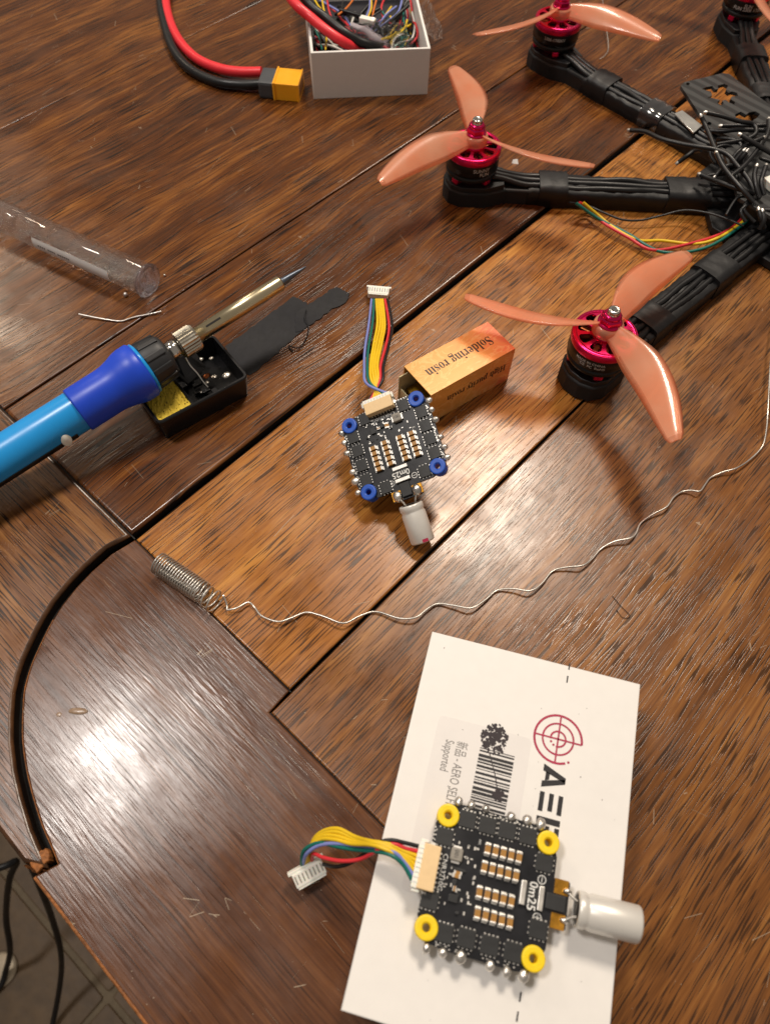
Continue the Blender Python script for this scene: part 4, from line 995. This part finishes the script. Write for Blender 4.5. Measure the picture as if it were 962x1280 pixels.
# ------------------------------------------------------------------ drone
DC = Vector((22.6, 35.9, 0)); RM = 18.75
dr_ = thing('drone', 'black drone with magenta motors, orange three-blade propellers and loose black wires at its centre', 'drone', tuple(DC))
motors = {180: at(590, 199, 2.2), 224: at(749.5, 433, 2.2), 136: at(694.5, 40, 2.2), 90: at(932, 0, 2.2)}
for a_ in (45, 0, -45, -90): motors[a_] = DC + Vector((math.cos(math.radians(a_)), math.sin(math.radians(a_)), 0))*RM + Vector((0, 0, 2.2))
tips = {180: (1.735, -1), 224: (.847, 1), 136: (None, 1), 90: (None, -1), 45: (.3, 1), 0: (.9, -1), -45: (.2, 1), -90: (1.1, -1)}
ZP = 3.54
a_ = at(820, 60, ZP)-at(698, 20, ZP)
def blade_mesh(hand, rr=6.35):
    mb = MB(); NS, NC = 26, 8; rows = []
    for i in range(NS+1):
        s_ = i/NS; r_ = .45+(rr-.45)*s_
        ch = 1.62*(math.sin(PI*min(1, (.16+.84*s_)**.85*.93)))**.62*(.72+.28*min(1, s_*3.4))
        if s_ > .9: ch = max(ch, .78)
        if s_ > .955: ch *= 1-.35*((s_-.955)/.045)**3
        tw = math.radians(40-26*s_**.8)
        lat = .46*math.sin(PI*s_**.9)*1.0-.10*s_        # the blade bows forward, then sweeps back to the tip
        row = []
        for side_ in (1, -1):
            for j in range(NC+1):
                if side_ < 0 and j in (0, NC): continue
                c_ = (j/NC-.5)*(1 if side_ > 0 else -1)*ch
                cam_ = .10*ch*(1-(2*c_/ch)**2)
                tk_ = (.045+.05*(1-s_))*math.sqrt(max(0, 1-(2*c_/ch)**2))*side_+cam_
                y = lat + c_*math.cos(tw); z = c_*math.sin(tw) + tk_*math.cos(tw)
                row.append(Vector((r_, y*hand, z)))
        rows.append(row)
    m = len(rows[0]); vs = [v for r_ in rows for v in r_]
    for i in range(NS):
        for k in range(m):
            kk_ = (k, (k+1) % m); edge = i >= NS-1 or all(q in (0, 1, NC-1, NC, NC+1, m-1) for q in kk_) 
            mb.f.append([i*m+k, i*m+(k+1) % m, (i+1)*m+(k+1) % m, (i+1)*m+k]); mb.m.append(1 if edge and i > 4 else 0); mb.sm.append(True)
    mb.v += vs
    mb.add(rows[-1], [list(range(m))], 0, True); mb.add(rows[0], [list(range(m))[::-1]], 0, True)
    return mb
BL = {}
capmesh = None
def bend_text(body, size, R, z0, a0):
    me = text_mesh(body, size, bold=.004)
    return lambda v, M: M @ Vector(((R)*math.cos(a0+v.x/R), (R)*math.sin(a0+v.x/R), z0+v.y)), me
def motor(pos, adeg):
    cx_, cy_ = pos.x, pos.y; M0 = Matrix.Translation((cx_, cy_, 0)); seen = adeg in (180, 224, 136, 90)
    RB = 1.43
    mo = obj('motor', MB().lathe([(RB-.06, 2.02), (RB, 2.05), (RB, 2.84), (RB-.02, 2.86), (RB-.14, 2.86), (RB-.14, 2.02)], 48, M=M0, close=True), m_bell, dr_, world=True)
    # cap with openings
    loops = [circ(0, 0, RB, 48), circ(0, 0, .18, 16)]
    nh = 9
    for k in range(nh):
        a0 = 2*PI*k/nh; w0 = .20
        loops.append([(r_*math.cos(a0+t_), r_*math.sin(a0+t_)) for r_, t_ in ((.62, -.18), (.72, -.25), (1.10, -.25), (1.20, -.17), (1.23, 0), (1.20, .17), (1.10, .25), (.72, .25), (.62, .18), (.58, 0))])
    mb = MB().mesh2(flat_mesh(loops, .055), Matrix.Translation((cx_, cy_, 2.98)))
    mb.lathe([(RB+.005, 2.66), (RB+.02, 2.69), (RB+.02, 2.98), (RB-.03, 3.05), (RB-.18, 3.05), (RB-.20, 2.98), (RB-.10, 2.68)], 48, M=M0, close=True)
    mb.lathe([(0, 2.9), (.55, 2.9), (.55, 3.08), (.48, 3.16), (0, 3.16)], 24, M=M0)
    obj('motor_cap', mb, m_magenta, mo, world=True)
    mb = MB()
    for k in range(12):
        mb.box((.85, 0, 2.5), (.55, .22, .66), M=M0 @ Matrix.Rotation(2*PI*k/12, 4, 'Z'), bev=.05)
    obj('copper_winding', mb, m_copper, mo, world=True)
    mb = MB().lathe([(0, 1.28), (.8, 1.28), (.8, 1.5), (.5, 1.6), (.5, 2.4), (0, 2.4)], 24, M=M0)
    for k in range(4): mb.box((1.05, 0, 1.5), (.5, .42, .36), M=M0 @ Matrix.Rotation(math.radians(adeg+45)+k*PI/2, 4, 'Z'), bev=.1)
    obj('motor_base', mb, m_magenta, mo, world=True)
    obj('stator_ring', MB().lathe([(1.34, 1.66), (1.38, 1.69), (1.38, 1.9), (1.1, 1.98), (.4, 1.98), (.4, 1.66)], 40, M=M0), m_bell, mo, world=True)
    obj('bell_gap', MB().lathe([(.3, 1.95), (1.22, 1.95), (1.22, 2.1), (.3, 2.1)], 32, M=M0), GAPM, mo, world=True)
    if seen:
        mb = MB(); t0 = math.radians({180: -72, 224: -118, 136: -100, 90: -100}[adeg])
        for body, size, z0, dx in ({180: [('SUNNY', .28, 2.44, 0), ('FUN', .28, 2.20, .12)], 90: [('SUN', .28, 2.44, 0), ('FUN 2306 1700KV', .28, 2.24, .12)], 224: [('MADE IN CHINA', .19, 2.46, 0), ('CE  FC  RoHS', .2, 2.26, .1)], 136: [('2306-1700KV', .24, 2.4, 0)]}[adeg]):
            f_, me = bend_text(body, size, RB+.006, z0, t0+dx); mb.mesh2(me, lambda v: f_(v, M0))
        obj('motor_lettering', mb, plain('grey_print', 'a7a5a3', .5), mo, world=True)
    # nut and shaft
    mb = MB().lathe([(0, 3.70), (.54, 3.70), (.54, 3.77), (.0, 3.77)], 24, M=M0).lathe([(0, 3.77), (.47, 3.77), (.50, 3.82), (.50, 4.0), (.44, 4.08), (0, 4.08)], 6, M=M0 @ Matrix.Rotation(.3, 4, 'Z'), smooth=False).lathe([(0, 4.06), (.40, 4.06), (.39, 4.17), (.32, 4.24), (0, 4.24)], 24, M=M0)
    obj('prop_nut', mb, m_magenta, mo, world=True)
    mb = MB().lathe([(.09, 4.2), (.26, 4.2), (.27, 4.28), (.22, 4.32), (.26, 4.36), (.26, 4.42), (.22, 4.47), (.11, 4.47), (.10, 4.3), (0.0, 4.3)], 24, M=M0)
    obj('shaft', mb, m_steel, mo, world=True)
    # propeller
    a0, hand = tips[adeg]
    hb = obj('propeller_hub', MB().lathe([(0, 3.14), (.56, 3.14), (.66, 3.22), (.66, 3.58), (.60, 3.68), (.48, 3.70), (0, 3.70)], 32, M=M0), m_blade, dr_, world=True)
    for k in range(3):
        Mw = Matrix.Translation(Vector((cx_, cy_, ZP)) - DC) @ Matrix.Rotation(a0+k*2*PI/3, 4, 'Z')
        if hand not in BL:
            BL[hand] = obj('blade', blade_mesh(hand), [m_blade, m_blade_edge], hb); W = Mw.copy(); W.translation = Mw.translation*S; BL[hand].matrix_local = W
        else: share('blade', BL[hand], hb, Mw)
d_ = at(585, 48, ZP)-Vector((*motors[136].xy, ZP)); tips[136] = (math.atan2(d_.y, d_.x), 1)
d_ = at(975, 40, ZP)-Vector((*motors[90].xy, ZP)); tips[90] = (math.atan2(d_.y, d_.x), -1)

def arm(adeg, pos):
    e = Vector((pos.x-DC.x, pos.y-DC.y, 0)); L_ = e.length; a_ = math.atan2(e.y, e.x); M0 = Matrix.Translation((DC.x, DC.y, 0)) @ Matrix.Rotation(a_, 4, 'Z')
    hw = .78
    am = obj('arm', MB().prism([(1.5, -hw), (L_-1.2, -hw), (L_-1.2, hw), (1.5, hw)], .1, .98, .10, 2, M=M0), m_carbon_dull, dr_, world=True)
    pad = [(L_-2.0, -hw), (L_-.9, -1.25), (L_+.5, -1.28), (L_+1.15, -.95), (L_+1.42, -.35), (L_+1.42, .35), (L_+1.15, .95), (L_+.5, 1.28), (L_-.9, 1.25), (L_-2.0, hw)]
    obj('motor_mount', MB().prism(pad, .12, 1.02, .12, 3, M=M0), m_pad, am, world=True)
    obj('motor_plate', MB().prism([(L_+(x-L_)*.93, y*.93) for x, y in pad], 1.03, 1.28, .04, 2, M=M0), m_carbon_dull, am, world=True)
    random.seed(int(adeg)+400)
    for k in range(3):
        y0 = (k-1)*.36
        P = [(L_-1.15, y0*.9, 1.45), (L_-1.9, y0*.8, 1.30), (L_-3.0, y0+random.uniform(-.06, .06), 1.10)]
        x = L_-4.2
        while x > 3: P.append((x, y0+random.uniform(-.1, .1), 1.0+random.uniform(0, .1))); x -= 1.5
        obj('motor_wire', MB().tube([M0 @ Vector(p) for p in P], .17, 8, sub=4), m_blk_sil, am, world=True)
    mb = MB(); prof = [(-.80, .09), (-.84, .90), (-.77, 1.01), (-.4, 1.03), (0, 1.03), (.4, 1.03), (.77, 1.01), (.84, .90), (.80, .09)]; vs = []; nseg = 40
    for i in range(nseg+1):
        xx = L_-3.2-(L_-8.2)*i/nseg; lump = .02*math.sin(i*1.7)+random.uniform(-.02, .02)
        for y, z in prof: vs.append(M0 @ Vector((xx+random.uniform(-.05, .05), y*(1+random.uniform(-.03, .03)), z+(lump+random.uniform(-.03, .04) if z > .5 else 0))))
    m = len(prof); mb.add(vs, [[i*m+k, i*m+(k+1) % m, (i+1)*m+(k+1) % m, (i+1)*m+k] for i in range(nseg) for k in range(m)], 0, True)
    mb.add(vs[:m], [list(range(m))]); mb.add(vs[-m:], [list(range(m))[::-1]])
    obj('tape_wrap', mb, m_tape, am, world=True)
    bands = {180: [(L_-4.6, 1.5, 0), (L_-12.0, 2.3, 0)], 224: [(L_-4.4, 1.5, 0), (L_-9.7, 1.8, 0)], 136: [(L_-4.3, 1.5, 0), (L_-8.4, 1.4, 1)], 90: [(L_-4.2, 1.5, 0), (L_-8.6, 1.5, 0)]}.get(adeg, [(L_-4.4, 1.5, 0), (L_-9, 1.6, 0)])
    for x, w_, sh in bands:
        mb = MB(); prof = [(-.86, .07), (-.89, 1.0), (-.82, 1.20), (-.5, 1.30), (0, 1.31), (.5, 1.30), (.82, 1.20), (.89, 1.0), (.86, .07)]; vs = []
        nseg = 9
        for i in range(nseg+1):
            xx = x-w_/2+w_*i/nseg
            for y, z in prof: vs.append(M0 @ Vector((xx+random.uniform(-.03, .03), y*(1+random.uniform(-.01, .015)), z+random.uniform(-.04, .03) if z > .5 else z)))
        m = len(prof)
        mb.add(vs, [[i*m+k, i*m+(k+1) % m, (i+1)*m+(k+1) % m, (i+1)*m+k][::-1] for i in range(nseg) for k in range(m)], 0, True)
        mb.add(vs[:m], [list(range(m))]); mb.add(vs[-m:], [list(range(m))[::-1]])
        o = obj('tape_band', mb, m_tape if not sh else plain('glossy_tape', '2c2c2e', .12, var=.1, coat=1, nscale=90, bump=.6, bdist=.0005), am, world=True, label='glossier tape band that mirrors the light' if sh else None)
for k_, p_ in motors.items(): arm(k_, p_); motor(p_, k_)
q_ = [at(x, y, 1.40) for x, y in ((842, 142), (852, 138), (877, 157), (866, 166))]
obj('reflection_patch', MB().prism([tuple(p.xy) for p in ([q_[0], q_[3], q_[2], q_[1]])], 1.34, 1.42, .02, 2), plain('reflection_silver', 'c9c8c4', .3, metal=.7, var=.2, nscale=150, bump=.6, bdist=.0004), dr_, world=True, label='bright reflection on the taped arm, laid on as a silvery patch')  # the tape's bright reflection, built as a pale metal patch
# hub plates
obj('centre_plate', MB().prism(circ(DC.x, DC.y, 6.0, 8, PI/8), .1, .5, .04, 1).prism(circ(DC.x, DC.y, 4.6, 8, PI/8), .5, 1.9, .04, 1), m_tape, dr_, world=True)
obj('centre_plate', MB().prism(circ(DC.x, DC.y, 5.2, 8, PI/8), 1.95, 2.15, .03, 1), m_carbon, dr_, world=True)
# carbon side plate with the cut-out emblem
def zc(x, y): return (840+x/5.336, 60+y/5.336)
ZC = 1.55
ol = [at(*zc(x, y), ZC) for x, y in ((50, 262), (75, 238), (330, 178), (375, 185), (560, 330), (760, 470), (900, 640), (640, 640), (420, 620), (235, 540))]
c0 = sum(ol, Vector())/len(ol)
def petal(cx, cy, pts): return [(at(*zc(cx+x, cy+y), ZC).x-c0.x, at(*zc(cx+x, cy+y), ZC).y-c0.y) for x, y in pts]
emb = petal(320, 322, [(-10, 68), (-28, 50), (-8, 34), (-30, 30), (-70, 20), (-95, 25), (-62, 5), (-70, -20), (-130, -38), (-95, -52), (-60, -58), (-40, -35), (-20, -38), (-22, -62), (20, -72), (46, -60), (30, -30), (48, -12), (70, -22), (105, -12), (112, 8), (70, 12), (60, 28), (92, 50), (85, 66), (48, 50), (28, 34), (6, 40), (16, 56), (4, 70)])
emb2 = petal(505, 470, [(-5, 45), (-40, 20), (-85, 15), (-95, -15), (-55, -35), (-20, -15), (0, -30), (40, -38), (72, -20), (55, 5), (30, 20), (10, 40)])
hl1 = petal(98, 250, [(10*math.cos(2*PI*k/10)*1.3, 10*math.sin(2*PI*k/10)) for k in range(10)]); hl2 = petal(240, 515, [(12*math.cos(2*PI*k/10)*1.2, 12*math.sin(2*PI*k/10)) for k in range(10)])
obj('carbon_plate', MB().mesh2(flat_mesh([[(p.x-c0.x, p.y-c0.y) for p in ol], emb, emb2, hl1, hl2], .10), Matrix.Translation(c0)), m_carbon, dr_, world=True)
# loose wires at the centre
lw = [([(228, 432), (330, 455), (450, 490), (530, 505), (556, 540), (545, 580), (470, 612), (290, 645)], [2.9, 2.9, 2.8, 2.7, 2.6, 2.5, 2.3, 2.1]),
      ([(193, 462), (215, 510), (245, 580), (280, 665), (330, 770), (400, 870)], [2.9, 2.7, 2.6, 2.5, 2.4, 2.2]),
      ([(-282, 549), (-180, 560), (-80, 605), (60, 640), (180, 660), (290, 680), (370, 715), (430, 785), (500, 870), (545, 960)], [1.6, 1.9, 2.1, 2.3, 2.5, 2.6, 2.6, 2.5, 2.4, 2.2]),
      ([(457, 582), (520, 620), (590, 665), (680, 715)], [3.3, 3.2, 3.0, 2.8]),
      ([(600, 600), (530, 630), (470, 665), (420, 710), (390, 760)], [3.1, 3.0, 2.8, 2.6, 2.3]),
      ([(40, 762), (90, 725), (140, 690), (190, 680)], [1.2, 1.5, 1.7, 2.0]),
      ([(187, 845), (250, 872), (340, 905), (450, 945), (545, 970)], [2.0, 2.1, 2.3, 2.4, 2.3]),
      ([(285, 855), (320, 815), (370, 785), (420, 790)], [2.0, 2.2, 2.4, 2.3]),
      ([(295, 705), (330, 780), (390, 860), (460, 940), (540, 1030)], [2.9, 2.8, 2.7, 2.6, 2.3]),
      ([(395, 850), (460, 800), (520, 735), (570, 670), (600, 610)], [2.6, 2.7, 2.8, 2.9, 3.0]),
      ([(558, 795), (545, 850), (555, 920), (580, 1000)], [3.2, 3.0, 2.8, 2.5]),
      ([(620, 790), (600, 850), (590, 900), (610, 980)], [3.0, 2.9, 2.8, 2.5]),
      ([(235, 552), (330, 556), (430, 545), (560, 548), (680, 552)], [2.0, 2.2, 2.4, 2.5, 2.6]),
      ([(330, 520), (440, 518), (560, 518), (680, 512)], [2.1, 2.3, 2.5, 2.6]),
      ([(640, 480), (640, 540), (620, 600), (575, 660)], [3.0, 2.9, 2.8, 2.6]),
      ([(490, 695), (455, 740), (440, 775)], [3.0, 2.7, 2.4]), ([(470, 690), (430, 735), (385, 800)], [2.9, 2.6, 2.2]),
      ([(600, 1095), (608, 1150), (580, 1210)], [2.6, 2.4, 2.0]), ([(575, 1085), (590, 1140), (610, 1200)], [2.6, 2.4, 2.0])]
for P, Z in lw:
    pts = spline([at(*zc(x, y), z) for (x, y), z in zip(P, Z)], 6)
    wv = obj('loose_wire', MB().tube(pts, .125, 9), m_blk_sil, dr_, world=True)
    d_ = (pts[0]-pts[1]).normalized()
    obj('tinned_end', MB().tube([pts[0]-d_*.02, pts[0]+d_*.10, pts[0]+d_*.19], [.10, .11, .07], 8), m_tin, wv, world=True)
mb = MB(); random.seed(31)
for k in range(14):
    c_ = at(*zc(random.uniform(420, 680), random.uniform(650, 1100)), 1.9)
    a_ = random.uniform(0, 6); P = [c_+Vector((math.cos(a_+i*random.uniform(.2, .5))*i*.5, math.sin(a_+i*.3)*i*.4, .3*math.sin(i*1.0))) for i in range(5)]
    mb.tube(P, random.uniform(.08, .13), 6, sub=4)
obj('wire_tangle', mb, m_blk_sil, dr_, world=True, kind='stuff')
# sensor lead
def z6(x, y): return (680+x/3.411, 180+y/3.411)
zz = lambda n: [1.0 if k == 0 else .35+.9*abs(k/(n-1)-.45)**1.4*(2.6 if k/(n-1) > .45 else .8) for k in range(n)]
for c_, P, r_ in (('black', [(105, 250), (180, 262), (250, 292), (330, 322), (410, 325), (500, 305), (600, 283), (720, 300), (850, 350)], .06),
              ('red', [(150, 250), (190, 275), (250, 335), (360, 400), (460, 452), (600, 430), (760, 380), (850, 310), (935, 220), (955, 195)], .085),
              ('yellow', [(165, 250), (230, 305), (300, 360), (400, 410), (500, 412), (640, 426), (740, 400), (840, 335), (930, 250), (960, 195)], .085),
              ('green', [(135, 252), (230, 318), (360, 385), (430, 430), (500, 460), (600, 462), (720, 428), (850, 340), (920, 270), (965, 200)], .085)):
    obj('sensor_wire', MB().tube([at(*z6(x, y), z) for (x, y), z in zip(P, zz(len(P)))], r_, 8, sub=6), WIRE[c_], dr_, world=True)
p = at(963, 229, 2.4); obj('sensor_plug', MB().box((0, 0, 0), (.62, .75, .4), M=Matrix.Translation(p) @ Matrix.Rotation(.5, 4, 'Z'), bev=.05), m_wht, dr_, world=True)
